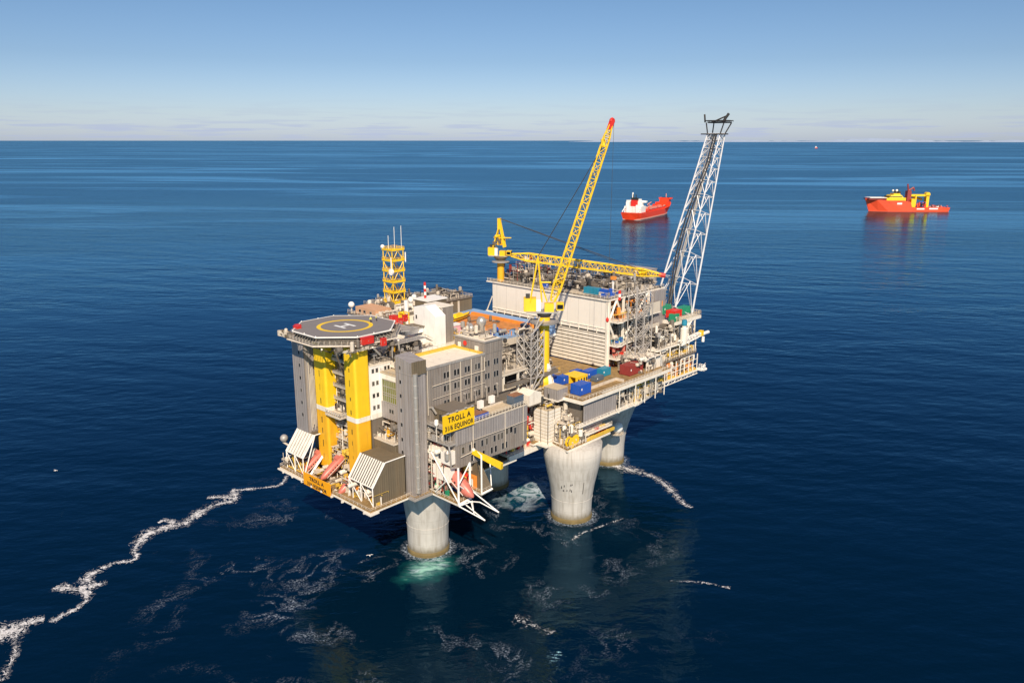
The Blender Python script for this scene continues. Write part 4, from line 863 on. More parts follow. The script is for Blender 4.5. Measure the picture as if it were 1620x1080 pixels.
for k in range(5):
    z0, z1 = 79+k*4.4, 79+(k+1)*4.4
    for i in range(4):
        a, b = C4[i], C4[(i+1) % 4]; A = (mc[0]+a[0], mc[1]+a[1]); B = (mc[0]+b[0], mc[1]+b[1]); mid = ((A[0]+B[0])/2, (A[1]+B[1])/2)
        for P in (A, B): m.tube((*P, z1 if k % 2 else z0), (*mid, z0 if k % 2 else z1), .13, 4)
m.build('lattice', YEL, t)
m = MB()
for k in range(6):
    z = 79+k*4.4; m.mark().box(mc[0]-3.3, mc[1]-3.3, z, mc[0]+3.3, mc[1]+3.3, z+.2).box(mc[0]-3.35, mc[1]-3.35, z+.25, mc[0]+3.2, mc[1]-3.28, z+.75).box(mc[0]-3.4, mc[1]-3.25, z+.25, mc[0]-3.33, mc[1]+3.2, z+.75).rail([(mc[0]+3.3*a, mc[1]+3.3*b) for a, b in ((-1, -1), (1, -1), (1, 1), (-1, 1), (-1, -1))], z+.2, 1.2, .09, 1.5)
each(m, 'platform', YEL, t)
m = MB(); 
for x, y, z0, z1 in ((36.5, 54.5, 101, 111), (34.5, 56.5, 101, 110.5), (32.5, 58, 101, 107)): m.mark().tube((x, y, z0), (x, y, z1), .1, 5)
m.mark().tube((30.4, 54, 92), (30.4, 54, 98.5), .22, 6).mark().tube((38, 54, 96), (38, 54, 100), .25, 6); each(m, 'aerial', HWHITE, t)
m = MB().mark().lathe((30.6, 54.3, 92.5), [(1.4, -.3), (1.3, .4), (.3, .6)], 16, 'x').mark().ball((31, 60, 102.4), .9, 10).mark().ball((38.5, 52, 80.2), 1.2, 12).mark().ball((42, 54, 80.6), 1.1, 12); each(m, 'dish', HWHITE, t)
t = thing('vent_stack', 'thin red and white striped post rising behind the white deckhouse', 'post', (37.5, 43, 82))
for i in range(5): MB().lathe((37, 41, 82.5+i*1.3), [(.45, 0), (.45, 1.3)], 10).build('red_band' if i % 2 == 0 else 'white_band', RED if i % 2 == 0 else HWHITE, t)
t = thing('pipe_rack', 'yellow painted pipe frame left of the white deckhouse', 'frame', (20, 34, 72))
m = MB()
for x, y in ((19, 33), (21.5, 33), (19, 36), (21.5, 36)): m.tube((x, y, 71.9), (x, y, 80), .25, 5)
for z in (75, 78, 80): m.path([(19, 33, z), (21.5, 33, z), (21.5, 36, z), (19, 36, z), (19, 33, z)], .16, 5)
m.build('frame', YEL, t); clutter(t, 19, 33, 72, 21.5, 36, 80, 14, 46, [YEL, OCH])
t = thing('radome', 'white ball radome on a bracket beyond the far left corner of the helideck', 'radome', (10, 60, 74))
smooth(MB().ball((15.5, 62, 80), 1.3, 14).build('dome', HWHITE, t)); MB().tube((15.5, 62, 76), (15.5, 62, 79), .3).tube((15.5, 62, 76.7), (19, 60, 76.4), .2).build('bracket', CREAM, t)
t = thing('radome', 'pale grey ball radome sticking out left of the far left lifeboat shelter', 'radome', (-24, 49, 34))
smooth(MB().ball((-24.3, 53.5, 35.6), 1.5, 18).build('dome', GALV, t)); MB().tube((-24.3, 54.5, 33.8), (-24.3, 46, 33), .4).tube((-24.3, 46, 33), (-24.3, 45.8, 29.4), .3).build('bracket', CREAM, t)
# ------------------------------------------------------------------ right-hand end: decks
t = thing('pipe_deck', 'brown plated open deck with cream railings at the foot of the big cream slatted wall', 'platform deck', (80, -10, 47.5))
PD = [(51.4, -17), (54.8, -18.6), (55, -27.2), (117.5, -27.2), (117.5, -8), (97, -6), (97, 30), (84.2, 30), (84.2, 12.3), (51.4, 12.3)]
MB().prism(PD, 47.6, 48.95).build('edge_girder', WHITE, t); MB().prism([(x+(.25 if x < 60 else -.2), y+(.25 if y < 0 else -.2)) for x, y in PD], 48.96, 49.15).build('deck_plating', DECKB, t)
m = MB().rail([(51.6, -8), (51.6, -16.8), (55.2, -18.5), (55.2, -27), (117, -27)], 49.15, 1.4, .09); m.build('railing', CREAM, t)
m = MB().mark().box(68, -27, 49.16, 110, -26.3, 49.8).mark().box(68, -20.5, 49.16, 86, -19.9, 50.2).mark().box(86, -24, 49.16, 86.7, -20, 50.2); each(m, 'deck_kerb', CREAM, t)
clutter(t, 58, 4, 49.2, 80, 12, 53, 50, 51, [CREAM, MID, YSAFE, GALV]); clutter(t, 99, -25, 49.2, 116, -9, 56, 60, 52, [CREAM, GALV, MID, WHITE])
MB().tube((52, -2, 44), (52, -2, 49), .4).build('hanging_pipe', CREAM, t)
# everything under it
t = thing('cellar_module', 'crowded lower level of pipes and purple grey wall panels under the brown open deck', 'process module', (75, -15, 30))
CD = [(42, -14), (48.8, -14), (45.6, -27.8), (73, -27.8), (73, 30), (44, 30)]
MB().prism(CD, 31.3, 32).build('girders', WHITE, t); MB().prism([(x+(.2 if x < 60 else -.2), y+.2) for x, y in CD], 32.004, 32.15).build('deck_plating', DECKB, t)
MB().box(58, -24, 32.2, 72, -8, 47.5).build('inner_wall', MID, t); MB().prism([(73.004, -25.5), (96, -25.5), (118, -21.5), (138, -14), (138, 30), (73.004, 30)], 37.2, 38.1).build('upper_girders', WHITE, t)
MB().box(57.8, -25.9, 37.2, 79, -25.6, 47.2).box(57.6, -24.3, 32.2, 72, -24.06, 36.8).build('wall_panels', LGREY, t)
MB().box(79.1, -23.5, 36, 90, -22, 47.5).box(56, -10, 32.2, 72.9, 9, 47.5).box(73, -14, 38.1, 112, 9, 47.5).box(53, -11.5, 40, 57.5, -8, 47.5).build('recess_shade', DARK, t)  # solid near-black blocks, the shade of the recesses put into their colour
m = MB().mark().box(54, -26.8, 38.4, 92, -24.6, 38.9).mark().box(58, -27, 34.2, 75, -25, 34.7); each(m, 'walkway', WHITE, t)
m = MB().rail([(54, -26.7), (92, -26.7)], 38.9, 1.2, .09).rail([(54.1, -24.7), (54.1, -26.7)], 38.9); m.build('railing', WHITE, t); MB().rail([(48.8, -14.3), (46, -27.5), (60, -27.5)], 32.2, 1.2, .09).build('railing', CREAM, t); MB().rail([(58, -26.9), (75, -26.9)], 34.7, 1.2, .09).build('railing', CREAM, t)
MB().box(58, -27.6, 32.2, 76, -27.0, 33.4).build('yellow_pipe_cover', YSAFE, t)
m = MB()
for x in (79.6, 91, 98, 106, 113): m.mark().tube((x, -26.9, 38.1), (x, -26.9, 47.6), .22, 5)
each(m, 'post', WHITE, t)
clutter(t, 48.8, -26, 32.2, 57.5, -14, 40, 150, 54, [CREAM, WHITE, GALV, YSAFE, MID], vert=.5, boxes=.3); clutter(t, 54, -27.4, 32.2, 60, -25, 36, 20, 154, [CREAM, WHITE, MID])
clutter(t, 90, -24.5, 38.1, 117, -20, 47.3, 150, 55, [CREAM, GALV, MID, WHITE, YSAFE], vert=.3); clutter(t, 60, -25.8, 32.2, 74, -24.4, 34, 26, 56, [CREAM, YSAFE, RED]); clutter(t, 79, -25.2, 39, 91, -23.6, 46, 22, 57, [CREAM, GALV, DARK])
clutter(t, 53, -22, 39, 57.5, -12, 44, 40, 58, [CREAM, WHITE, GALV])
m = MB()
for i in range(7): m.mark().bar((88+i*4, -24.9+i*.3, 38), (90.5+i*4, -24.9+i*.3, 47.4) if i % 2 else (84+i*4, -24.9+i*.3, 47.4), .3)
each(m, 'diagonal', CREAM, t)
t = thing('bridge_deck', 'bright cream girder edge linking the grey lower block to the deck above the broad shaft', 'deck', (40, -11, 29))
MB().box(29.2, -13.4, 28.6, 52, -12.4, 30.6).box(24, -13.6, 28.0, 33, -12.6, 29).build('girder', WHITE, t); MB().box(29, -12.4, 30.0, 52, -4, 30.9).build('deck_plating', CREAM, t)
m = MB().rail([(30, -13.3), (51, -13.3)], 30.9); m.build('railing', CREAM, t); clutter(t, 30, -12, 31, 45, -6, 42, 90, 59, [CREAM, RED, YSAFE, WHITE, MARO, MID])
t = thing('louvred_housing', 'cream slatted box housing between the grey lower block and the yellow cable reels', 'housing', (53, -11, 32.2))
m = MB(); x0, y0, x1, y1 = 45.6, -18.2, 53.2, -11
MB().box(x0+.12, y0+.12, 32.2, x1-.12, y1-.12, 45.6).build('core', TIMB, t)
for i in range(10): m.mark().box(x0, y0, 31.5+i*1.4, x1, y1, 32.65+i*1.4)
each(m, 'louvre', WHITE, t); m = MB()
for a, b in ((x0, y0), (x1, y0), (x0, y1), (x0, (y0+y1)/2), ((x0+x1)/2, y0)): m.mark().box(a-.12, b-.12, 32.2, a+.12, b+.12, 45.9)
each(m, 'corner_post', MID, t); clutter(t, x0+.3, y0+.3, 45.6, x1, y1, 47.6, 26, 60, [DARK, YSAFE, CREAM, MID])
t = thing('left_filler_deck', 'small cream deck corner carrying the slatted housing beside the broad shaft', 'deck', (48, -16, 30.2))
MB().prism([(43.5, -19.2), (48.6, -19.2), (49.6, -12), (43.5, -12)], 31.4, 32.1).build('deck_plating', WHITE, t)
def reel(x, y, z, label):
    t = thing('cable_reel', label, 'cable reel', (x, y, z), group='yellow rimmed reels above the broad shaft')
    m = MB().mark(); 
    for s in (-.8, .8):
        m.mark().lathe((x, y+s, z+2), [(1.3, -.12), (2.1, -.12), (2.1, .12), (1.3, .12)], 24, 'y')
    each(m, 'rim', YEL, t); MB().lathe((x, y, z+2), [(1.2, -.8), (1.2, .8)], 18, 'y').build('drum', MID, t); MB().lathe((x, y, z+2), [(.4, -1.1), (.4, 1.1)], 10, 'y').bar((x-1.5, y, z), (x, y, z+2), .25).bar((x+1.5, y, z), (x, y, z+2), .25).build('stand', CREAM, t)
reel(49.2, -26.4, 32.2, 'front yellow rimmed reel at the deck corner above the broad shaft'); reel(52.6, -25.4, 32.2, 'rear yellow rimmed reel partly behind the front one')
t = thing('radome', 'white ball radome on the railed ledge of the farthest shaft', 'radome', (102.5, -9.9, 18.7)); smooth(MB().ball((102.5, -10.4, 21.6), 2.5, 20).build('dome', HWHITE, t)); MB().lathe((102.5, -10.4, 18.7), [(.8, 0), (.8, 1)], 12).build('foot', CREAM, t)
# containers on the brown deck
def container(first, loc, rz, sc, label, mat=BLUE):
    t = thing('container', label, 'container', loc, rz, 'cargo containers on the brown deck', local=True)
    L, Wd, H = sc; MB().box(-L/2, -Wd/2, .15, L/2, Wd/2, H).build('body', mat, t)
    m = MB()
    for i in range(int(L/.6)): m.mark().box(-L/2+.25+i*.6, -Wd/2-.07, .35, -L/2+.5+i*.6, -Wd/2, H-.2)
    each(m, 'wall_rib', mat, t)
    m = MB()
    for a in (-L/2, L/2):
        for b in (-Wd/2, Wd/2): m.mark().box(a-.12, b-.12, 0, a+.12, b+.12, H+.08)
    each(m, 'corner_post', mat, t); MB().box(-L/2-.06, -Wd/2+.2, .4, -L/2, Wd/2-.2, H-.2).box(-L/2-.1, -.05, .4, -L/2-.05, .05, H-.3).build('door', mat, t)
    MB().box(-L/2+.6, -Wd/2-.09, H*.5, -L/2+1.2, -Wd/2-.07, H*.7).build('placard', HWHITE, t); return t
container(None, (62.5, -20.5, 49.2), 0, (6.6, 4.6, 4.2), 'near blue container at the front left corner of the brown deck')
container(None, (63.5, -4.5, 49.2), 0, (6, 3, 3.4), 'dark blue container left of the yellow frames, beside the crane foot')
container(None, (67.5, -7.2, 49.2), 0, (3.4, 3, 3.4), 'short blue container touching the left side of the yellow frames')
container(None, (82, -9.5, 49.2), 0, (6, 3.2, 3.2), 'bright blue container close under the big slatted wall')
container(None, (79.5, -4.5, 49.2), 0, (5, 2.6, 2.6), 'small blue container behind the bright blue one at the slatted wall')
container(None, (88.2, -12.5, 49.2), 0, (5.5, 3, 3.4), 'teal container right of the bright blue one near the wall corner', TEAL)
container(None, (99, -19, 49.2), 0, (9.5, 5, 4.2), 'dull maroon container on the right part of the brown deck', MARO)
container(None, (80.5, -15, 49.2), 0, (5, 2.4, 2.2), 'dark grey blue container in front of the bright blue one', BGREY)
t = thing('cargo_frame', 'yellow cargo frames stacked on the brown deck between the blue containers', 'frame', (72, -10, 49.2))
m = MB()
for y in (-13, -9.5, -6.5): m.mark().box(69.2, y, 49.3, 76.5, y+.5, 52.2)
m.mark().box(69.2, -13.1, 52.2, 76.6, -6, 52.5); each(m, 'frame', YEL, t); m = MB()
for x in (70.2, 72, 73.8, 75.4): m.mark().box(x, -13.12, 50, x+.8, -13.0, 51.5)
each(m, 'opening', DARK, t)
simple('store_box', 'grey ribbed box at the left edge of the brown deck above the slatted housing', 'storage box', [(50.9, -18.3, 48.4, 57, -11.4, 52.6)], LGREY, [('lid', (50.8, -18.4, 52.6, 57.1, -11.3, 52.8), TIMB), ('base', (50.6, -18.7, 47.9, 57.2, -11.2, 48.4), WHITE)])
t = thing('white_tent', 'cream canvas shelter with a ridged roof left of the ribbed storage box', 'tent', (43, -10, 49)); MB().loft([(39.5, -14, 48), (46.5, -14, 48), (46.5, -14, 52), (43, -14, 53.4), (39.5, -14, 52)], [(39.5, -7.5, 48), (46.5, -7.5, 48), (46.5, -7.5, 52), (43, -7.5, 53.4), (39.5, -7.5, 52)]).build('canvas', WHITE, t)
MB().box(39.3, -14.2, 47.6, 46.7, -7.4, 48).build('base', MID, t)
simple('dark_walkway', 'dark overhanging gallery between the lattice tower and the blue containers', 'gallery', [(32, -9.4, 55.6, 62, -8.1, 57)], MID, [('handrail', (32, -9.5, 58, 62, -9.38, 58.14), GALV)])
clutter(t, 34, -13, 47, 50, -8, 48.4, 20, 63, [YSAFE, CREAM, MID])
t = thing('winch_platform', 'small platform with yellow drums between the canvas shelter and the crane foot', 'platform', (54, -8, 49.2))
MB().box(49, -9, 50.8, 57, -2.5, 51.1).build('deck_plating', CREAM, t); clutter(t, 49, -8.8, 51.1, 57, -3, 53.2, 26, 64, [YSAFE, CREAM, YEL, MID])
# ------------------------------------------------------------------ big process module with the cream wall
t = thing('process_module', 'big boxy process module with cream panelled end wall and open pipe filled side', 'process module', (118, 26, 49))
MB().box(97, -6.6, 65, 97.8, 61, 79).build('wall_panels', WCLAD, t); MB().box(97.5, -6.6, 49.2, 97.9, 61, 65).build('slat_backing', DARK, t)
m = MB()
for i in range(9): m.mark().box(96.9, -6.4, 49.7+i*1.6, 97.5, 61, 50.82+i*1.6)
each(m, 'slat', WHITE, t)
m = MB()
for y in range(-2, 62, 5): m.mark().box(96.75, y, 64.2, 97.0, y+.3, 66.6)
m.mark().box(96.6, -7.6, 49.2, 98, -6.6, 79.3).mark().box(96.7, -6.5, 64.0, 97, 61, 64.3).mark().box(96.7, -6.5, 66.6, 97, 61, 66.8)
each(m, 'pilaster', WHITE, t)
MB().box(96.3, -8, 78.9, 140, 64.5, 79.5).build('roof_deck', WHITE, t); MB().box(96.9, -7.5, 79.51, 139.5, 64, 79.7).build('roof_plating', DECKG, t)
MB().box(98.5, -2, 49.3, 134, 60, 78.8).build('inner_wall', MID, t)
m = MB().rail([(96.5, 64), (96.5, -7.8), (139.5, -7.8)], 79.7, 1.2, .09); m.build('roof_railing', CREAM, t)
m = MB().bar((97.5, 61, 64), (97.5, 66, 64), 1.0).bar((97.2, 65.5, 64), (97.2, 61.5, 72), .5); m.build('corner_bracket', WHITE, t)
for z, Yw in ((69.6, 3.4), (59.2, 3.0), (53.4, 3.2)):
    MB().prism([(98, -7.7), (98, -12), (101, -12.6), (104, -11.6), (107, -11), (127, -11), (127, -2), (98, -2)], z, z+.5).build('curved_walkway', WHITE, t)
    MB().rail([(98.1, -8), (98.1, -11.9), (101, -12.4), (104, -11.5), (107, -10.9), (127, -10.9)], z+.5, 1.4, .09, 1.5).build('railing', CREAM, t)
m = MB()
for x in (97.6, 108, 118, 127.5, 137.5): m.mark().box(x-.45, -8, 49.2, x+.45, -7.1, 78.9)
for a, b in (((98, 70), (103, 78.8)), ((103, 78.8), (108, 70)), ((98, 69), (103.5, 60)), ((108, 60), (118, 69)), ((118, 70), (127, 78.6))): m.mark().bar((a[0], -7.4, a[1]), (b[0], -7.4, b[1]), .8)
each(m, 'frame', WHITE, t)
clutter(t, 99, -6.8, 70.2, 129, -2.2, 78.6, 120, 71, [CREAM, MID, DARK, GALV, ORG]); clutter(t, 99, -6.8, 59.8, 129, -2.2, 69, 130, 72, [CREAM, MID, DARK, GALV, WHITE]); clutter(t, 99, -7, 49.2, 129, -2.2, 59, 130, 73, [CREAM, MID, DARK, GALV, RED, YSAFE])
clutter(t, 99, -10, 60, 106, -8, 62.5, 10, 74, [TEAL, BLUE, CREAM]); clutter(t, 99, -10.5, 54, 106, -8.5, 56.5, 12, 75, [RED, PINK, CREAM]); clutter(t, 99, -11, 70.2, 110, -8.5, 73, 16, 76, [YSAFE, CREAM, ORG])
MB().box(128.5, -10.2, 52.5, 137.5, -8.2, 79).build('grey_panel', LGREY, t); MB().box(134.6, -10.3, 71.5, 135.2, -10.2, 74).build('orange_plate', ORG, t)
for z in (70.2, 60.4): MB().box(119.5, -11.9, z, 130.5, -11.6, z+4.6).build('mesh_screen', CREAM, t); MB().box(119, -12.1, z-.6, 131, -8, z-.1).build('screen_walkway', WHITE, t)
clutter(t, 100, 6, 79.7, 138, 62, 84, 230, 77, [MID, CREAM, GALV, DARK, MID], r=(.1, .35)); clutter(t, 104, 40, 79.7, 122, 62, 88, 90, 78, [MID, CREAM, GALV, MARO], vert=.6); clutter(t, 112, -6, 79.7, 138, 8, 84.5, 150, 79, [CREAM, MID, GALV])
clutter(t, 98, -6, 79.7, 112, 0, 81.5, 26, 80, [CREAM, BLUE, GALV])
MB().box(98, 6, 79.72, 108, 33, 79.8).build('timber_deck', TIMB, t)
t = thing('stair_lattice', 'tall zigzag lattice stair tower of pale steel beside the corner of the cream wall', 'stair tower', (110, -14, 49))
m = MB()
for x in (106, 112, 118):
    for y in (-16, -11.5): m.tube((x, y, 49.2), (x, y, 84 if x < 118 else 78), .28, 5)
for k in range(8):
    z = 50+k*4.2
    for y in (-16, -11.5):
        m.tube((106, y, z), (118, y, z), .16, 4); m.tube((106 if k % 2 else 112, y, z), (112 if k % 2 else 106, y, z+4.2), .14, 4); m.tube((112 if k % 2 else 118, y, z), (118 if k % 2 else 112, y, z+4.2), .14, 4)
    for x in (106, 112, 118): m.tube((x, -16, z), (x, -11.5, z+4.2*(k % 2)), .13, 4)
m.build('lattice', ALU, t); m = MB()
for k in range(7):
    z = 50+k*4.2; m.mark(); stairs(m, (107, -15.4, z) if k % 2 else (117, -15.4, z), (117, -15.4, z+4.2) if k % 2 else (107, -15.4, z+4.2), 1.2)
each(m, 'stair_flight', GALV, t)
# containers etc on the module roof
container(None, (101.5, 4.5, 79.85), R(90), (7, 3, 3), 'teal container on the front edge of the cream module roof', TEAL)['group'] = 'cargo containers on the module roof'
container(None, (103, -1.5, 79.85), R(90), (4.5, 2.6, 2.6), 'blue container right of the teal one on the module roof')['group'] = 'cargo containers on the module roof'
container(None, (98.5, 29, 79.85), 0, (1.8, 1.8, 2.6), 'small blue box on the module roof right behind the near crane jib')['group'] = 'cargo containers on the module roof'
simple('roof_plant', 'pale grey flat topped plant box at the far right corner of the module roof', 'plant box', [(134, -2, 79.75, 142, 14, 87)], LGREY, [('roof', (133.8, -2.2, 87, 142.2, 14.2, 87.3), GALV)])
t = thing('vent_stack', 'small red and white striped post at the corner of the cream wall roof', 'post', (103, -7.5, 79.7))
for i in range(3): MB().lathe((104, -8.2, 78.5+i*1.4), [(.6, 0), (.6, 1.4)], 10).build('red_band' if i % 2 == 0 else 'white_band', RED if i % 2 == 0 else HWHITE, t)
# ------------------------------------------------------------------ far right end decks
t = thing('wellhead_module', 'stack of narrow cream decks with open frames at the far right end of the platform', 'process module', (135, -12, 40))
MB().prism([(104, -22), (149, -22.5), (152, -12), (152, 12), (104, 12)], 40.2, 41.2).build('lower_deck', WHITE, t); MB().prism([(104.2, -21.8), (148.8, -22.2), (148.8, 11), (104.2, 11)], 41.21, 41.35).build('deck_plating', YSAFE, t)
MB().box(118, -20.5, 48.6, 150, 8, 49.3).build('middle_deck', MID, t); MB().box(118, -19.5, 54.6, 152, 8, 55.3).build('upper_deck', WHITE, t); MB().box(136, -17.5, 63.4, 158, 20, 64.8).build('top_deck', WHITE, t)
MB().box(120, -14, 41.4, 146, 6, 48.5).box(120, -12, 49.4, 148, 6, 63.3).build('inner_wall', MID, t)
MB().box(112, -22.2, 41.4, 118, -21.2, 53.8).box(106.4, -22.2, 41.4, 107, -21.4, 53).box(106, -22.3, 53.2, 118.2, -10, 54).bar((107, -21.8, 42), (112, -21.8, 53), .8).build('white_portal', WHITE, t)
m = MB()
for i in range(9): m.mark().tube((119+i*3.7, -22, 41.3), (119+i*3.7, -22, 48.6), .24, 5)
for z in (43.8, 46.2): m.mark().tube((118, -22, z), (149, -22, z), .16, 5)
for x in (120, 128, 136, 144, 150): m.mark().tube((x, -19.8, 49.3), (x, -19.8, 54.6), .3, 5)
for x in (140, 147, 153): m.mark().tube((x, -17, 55.3), (x, -17, 63.4), .5, 5)
m.mark().bar((141, -17, 56), (150, -17, 63.4), .8)
each(m, 'post', WHITE, t)
m = MB().rail([(104.5, -21.9), (118, -21.9)], 41.35).rail([(118, -20.3), (150, -20.3)], 49.3, 1.3, .09); m.build('railing', CREAM, t); MB().rail([(118, -19.3), (152, -19.3), (152, 8)], 55.3, 1.3, .09).build('railing', CREAM, t); MB().rail([(136.2, -17.3), (157.8, -17.3), (157.8, 19)], 64.8, 2.2, .12, 1.2).build('railing', TIMB, t)
m = MB().mark().box(148, -25, 40.8, 151.5, -21.5, 41.3).mark().tube((148.2, -24.8, 41.4), (151.4, -24.8, 44), .12, 4).mark().lathe((152, -24.2, 40.6), [(.7, -1.2), (.7, 1.2)], 14, 'x'); each(m, 'end_platform', HWHITE, t)
MB().rail([(148, -24.9), (151.4, -24.9), (151.4, -21.6)], 41.4, 1.6, .12, 1.3).build('railing', HWHITE, t)
m = MB().mark().lattice((134, -21, 56), (151, -21, 57.3), (0, 1, 0), 2, 2, 1.6, 1.6, 7, .2, .12).mark().lathe((155.5, -21.8, 57.3), [(.5, -2.6), (.8, -2.2), (.8, 2.2), (.5, 2.6)], 14, 'x').mark().lathe((152, -22.5, 55), [(.7, -1.2), (.7, 1.2)], 12); each(m, 'loading_boom', HWHITE, t); MB().box(151, -22.3, 56.6, 152.8, -20.5, 59.0).build('yellow_block', YEL, t)
m = MB()
for i in range(8): m.mark().bar((107+i*5.4, -21.8, 38.6), (109.7+i*5.4, -21.8, 40.2), .25).bar((112.4+i*5.4, -21.8, 38.6), (109.7+i*5.4, -21.8, 40.2), .25)
m.mark().tube((105, -21.8, 38.6), (150, -21.8, 38.8), .25, 5); each(m, 'underside_truss', WHITE, t)
clutter(t, 118, -21.5, 41.4, 148, -14.5, 48, 130, 82, [RED, YSAFE, CREAM, ORG, MID, WHITE]); clutter(t, 119, -19.5, 49.4, 150, -12.5, 54, 120, 83, [YSAFE, CREAM, MID, WHITE]); clutter(t, 119, -18.5, 55.4, 151, -12.5, 62.5, 120, 84, [CREAM, MID, DARK, GALV, WHITE]); clutter(t, 105, -21, 41.4, 118, -14, 46, 40, 85, [RED, CREAM, MID]); clutter(t, 148, -16, 42, 153, 0, 60, 60, 86, [WHITE, CREAM])
MB().lathe((137, -21, 55.4), [(1.6, 0), (1.6, 7), (1.0, 7.4), (1.0, 8.4)], 12).build('chequered_tank', WHITE, t); MB().lathe((137, -21, 63.8), [(1.1, 0), (1.3, .6), (1.1, 2.6)], 12).build('teal_cap', TEAL, t)
container(None, (140, -13.5, 65.9), 0, (6, 4.4, 3.6), 'red container on the top deck below the flare boom', RED)['group'] = 'cargo containers under the flare boom'
container(None, (148.5, -12, 65.9), 0, (11, 3.6, 3.4), 'long green container on the top deck at the foot of the flare boom', GREEN)['group'] = 'cargo containers under the flare boom'
container(None, (138.5, -9, 67.5), 0, (6, 3.6, 4), 'green container behind the red one next to the grey wall panel', GREEN)['group'] = 'cargo containers under the flare boom'
container(None, (137.2, -15.4, 65.0), 0, (3.6, 3, 3.4), 'small green container left of the red one on the top deck', GREEN)['group'] = 'cargo containers under the flare boom'
# ------------------------------------------------------------------ flare boom
SILV = M('silver grey painted steel', (.66, .65, .66), .4, .1, dirt=.15)
t = thing('flare_boom', 'very tall leaning white lattice flare boom with a black sooty top platform', 'flare boom', (150, -6, 66))
base = [Vector(p) for p in ((153.5, -15, 64.8), (153.5, -2, 64.8), (143.5, -1, 70), (143.5, -12, 70))]
top = [Vector(p) for p in ((170.8, -17.0, 148), (170.8, -10.5, 148), (166.3, -10.5, 148), (166.3, -17, 148))]
m = MB(); m2 = MB(); n = 11
def lev(i):
    t_ = 1-(1-i/n)**1.0; k = 1-(.86**i-.86**n)/(1-.86**n); return k
rings = [[b_.lerp(q_, lev(i)) for b_, q_ in zip(base, top)] for i in range(n+1)]
for j in range(4):
    m.mark(); m.tube(base[j], top[j], .46, 8, .3)
each(m, 'chord', SILV, t)
for i in range(n+1):
    for j in range(4): m2.tube(rings[i][j], rings[i][(j+1) % 4], .17, 5)
    if i < n:
        for j in range(4):
            a, b = rings[i][j], rings[i][(j+1) % 4]; c, d = rings[i+1][j], rings[i+1][(j+1) % 4]
            mid = (c+d)/2; m2.tube(a, mid, .17, 5); m2.tube(b, mid, .17, 5)
m2.build('bracing', SILV, t)
# ladder way and gas pipes inside the boom
m = MB(); A = (base[2]+base[3])/2+Vector((1, 0, 0)); B = (top[2]+top[3])/2+Vector((.6, 0, 0))
for k in (-1.6, -.7): m.mark().tube(A+Vector((0, k, 0)), B+Vector((0, k*.6, 0)), .34, 8)
each(m, 'gas_pipe', STEEL, t)
m = MB()
for i in range(46):
    c = A.lerp(B, i/46); m.tube(c+Vector((0, .6, 0)), c+Vector((0, 2.4, 0)), .14, 4)
m.tube(A+Vector((0, .6, 0)), B+Vector((0, .6, 0)), .15, 5).tube(A+Vector((0, 2.4, 0)), B+Vector((0, 2.4, 0)), .15, 5).tube(A+Vector((1.6, .6, 0)), B+Vector((1.6, .6, 0)), .12, 5); m.build('ladder', GALV, t)
m = MB()
for k_ in (0, 1.1):
    L_ = [base[3].lerp(top[3], f_/12)+Vector((-2.6, 2.4, 0))*math.sin(math.pi*min(1, f_/12*1.15+.05))+Vector((-1.2-k_*.3, 1+k_, 0)) for f_ in range(13)]; m.mark().path(L_, .32, 6)
each(m, 'dark_conduit', SOOT, t)
m = MB().box(165.6, -19.2, 152.6, 172.4, -10.6, 153.2)
for (x, y), (u_, v_) in zip(((170.8, -17), (170.8, -10.5), (166.3, -10.5), (166.3, -17)), ((172.5, -19), (172.5, -10), (165.5, -10), (165.5, -19))): m.tube((x, y, 148), (u_, v_, 152.8), .3, 5)
m.box(165.5, -18, 147.5, 172, -7.5, 148).rail([(165, -19.6), (173, -19.6), (173, -9.6), (165, -9.6), (165, -19.6)], 153.2, .6, .1); m.build('top_platform', SOOT, t)
m = MB().mark().tube((169, -11, 153), (170.5, -18, 156), .35).mark().tube((168, -17, 153), (169.5, -19, 156.8), .6, 8).mark().tube((168, -8, 153), (168, -7.5, 156.6), .4, 8); each(m, 'flare_tip', SOOT, t)
# ------------------------------------------------------------------ near crane
def crane_head(t, x, y, z, ang, K=1.):
    """slew ring, machinery house, cab; ang = direction of the jib in plan"""
    d = Vector((math.cos(ang), math.sin(ang), 0)); s = Vector((-d.y, d.x, 0)); c = Vector((x, y, z)); U_ = Vector((0, 0, 1))
    def ob(cx, cy, z0, lx, ly, h):
        P = [c+(d*(cx+a*lx/2)+s*(cy+b*ly/2))*K for a, b in ((-1, -1), (1, -1), (1, 1), (-1, 1))]; return MB().loft([p+U_*z0*K for p in P], [p+U_*(z0+h)*K for p in P])
    ob(-5.6, 1.0, .4, 4.8, 4.6, 5.0).build('machinery_house', YEL, t); ob(1.8, -1.0, .5, 3.6, 3.0, 3.2).build('slew_frame', YEL, t); ob(-1, 0, 0, 12, 6, .5).build('platform', GALV, t)
    ob(6.0, -1, 1.0, 2.8, 2.6, 3.0).build('cab', YEL, t); ob(7.45, -1, 1.5, .2, 2.3, 2.0).build('cab_window', GLASS, t); ob(6.0, -2.35, 1.6, 2.3, .15, 1.7).build('cab_window', GLASS, t)
    ob(-2.3, -1.4, .6, 1.8, 1.6, 4.6).build('white_cabinet', HWHITE, t); ob(-6.4, .5, 5.4, 1.6, 1.4, 1.6).build('exhaust_box', DARK, t)
    return d, s, U_
t = thing('pedestal_crane', 'yellow pedestal crane in the middle of the platform with its long jib raised steeply', 'crane', (57, -6, 57))
MB().lathe((57, -6, 50), [(3.8, 0), (3.6, 3), (2.2, 7.5), (2.1, 25.5), (2.3, 26), (2.3, 29)], 28).build('pedestal', YEL, t)
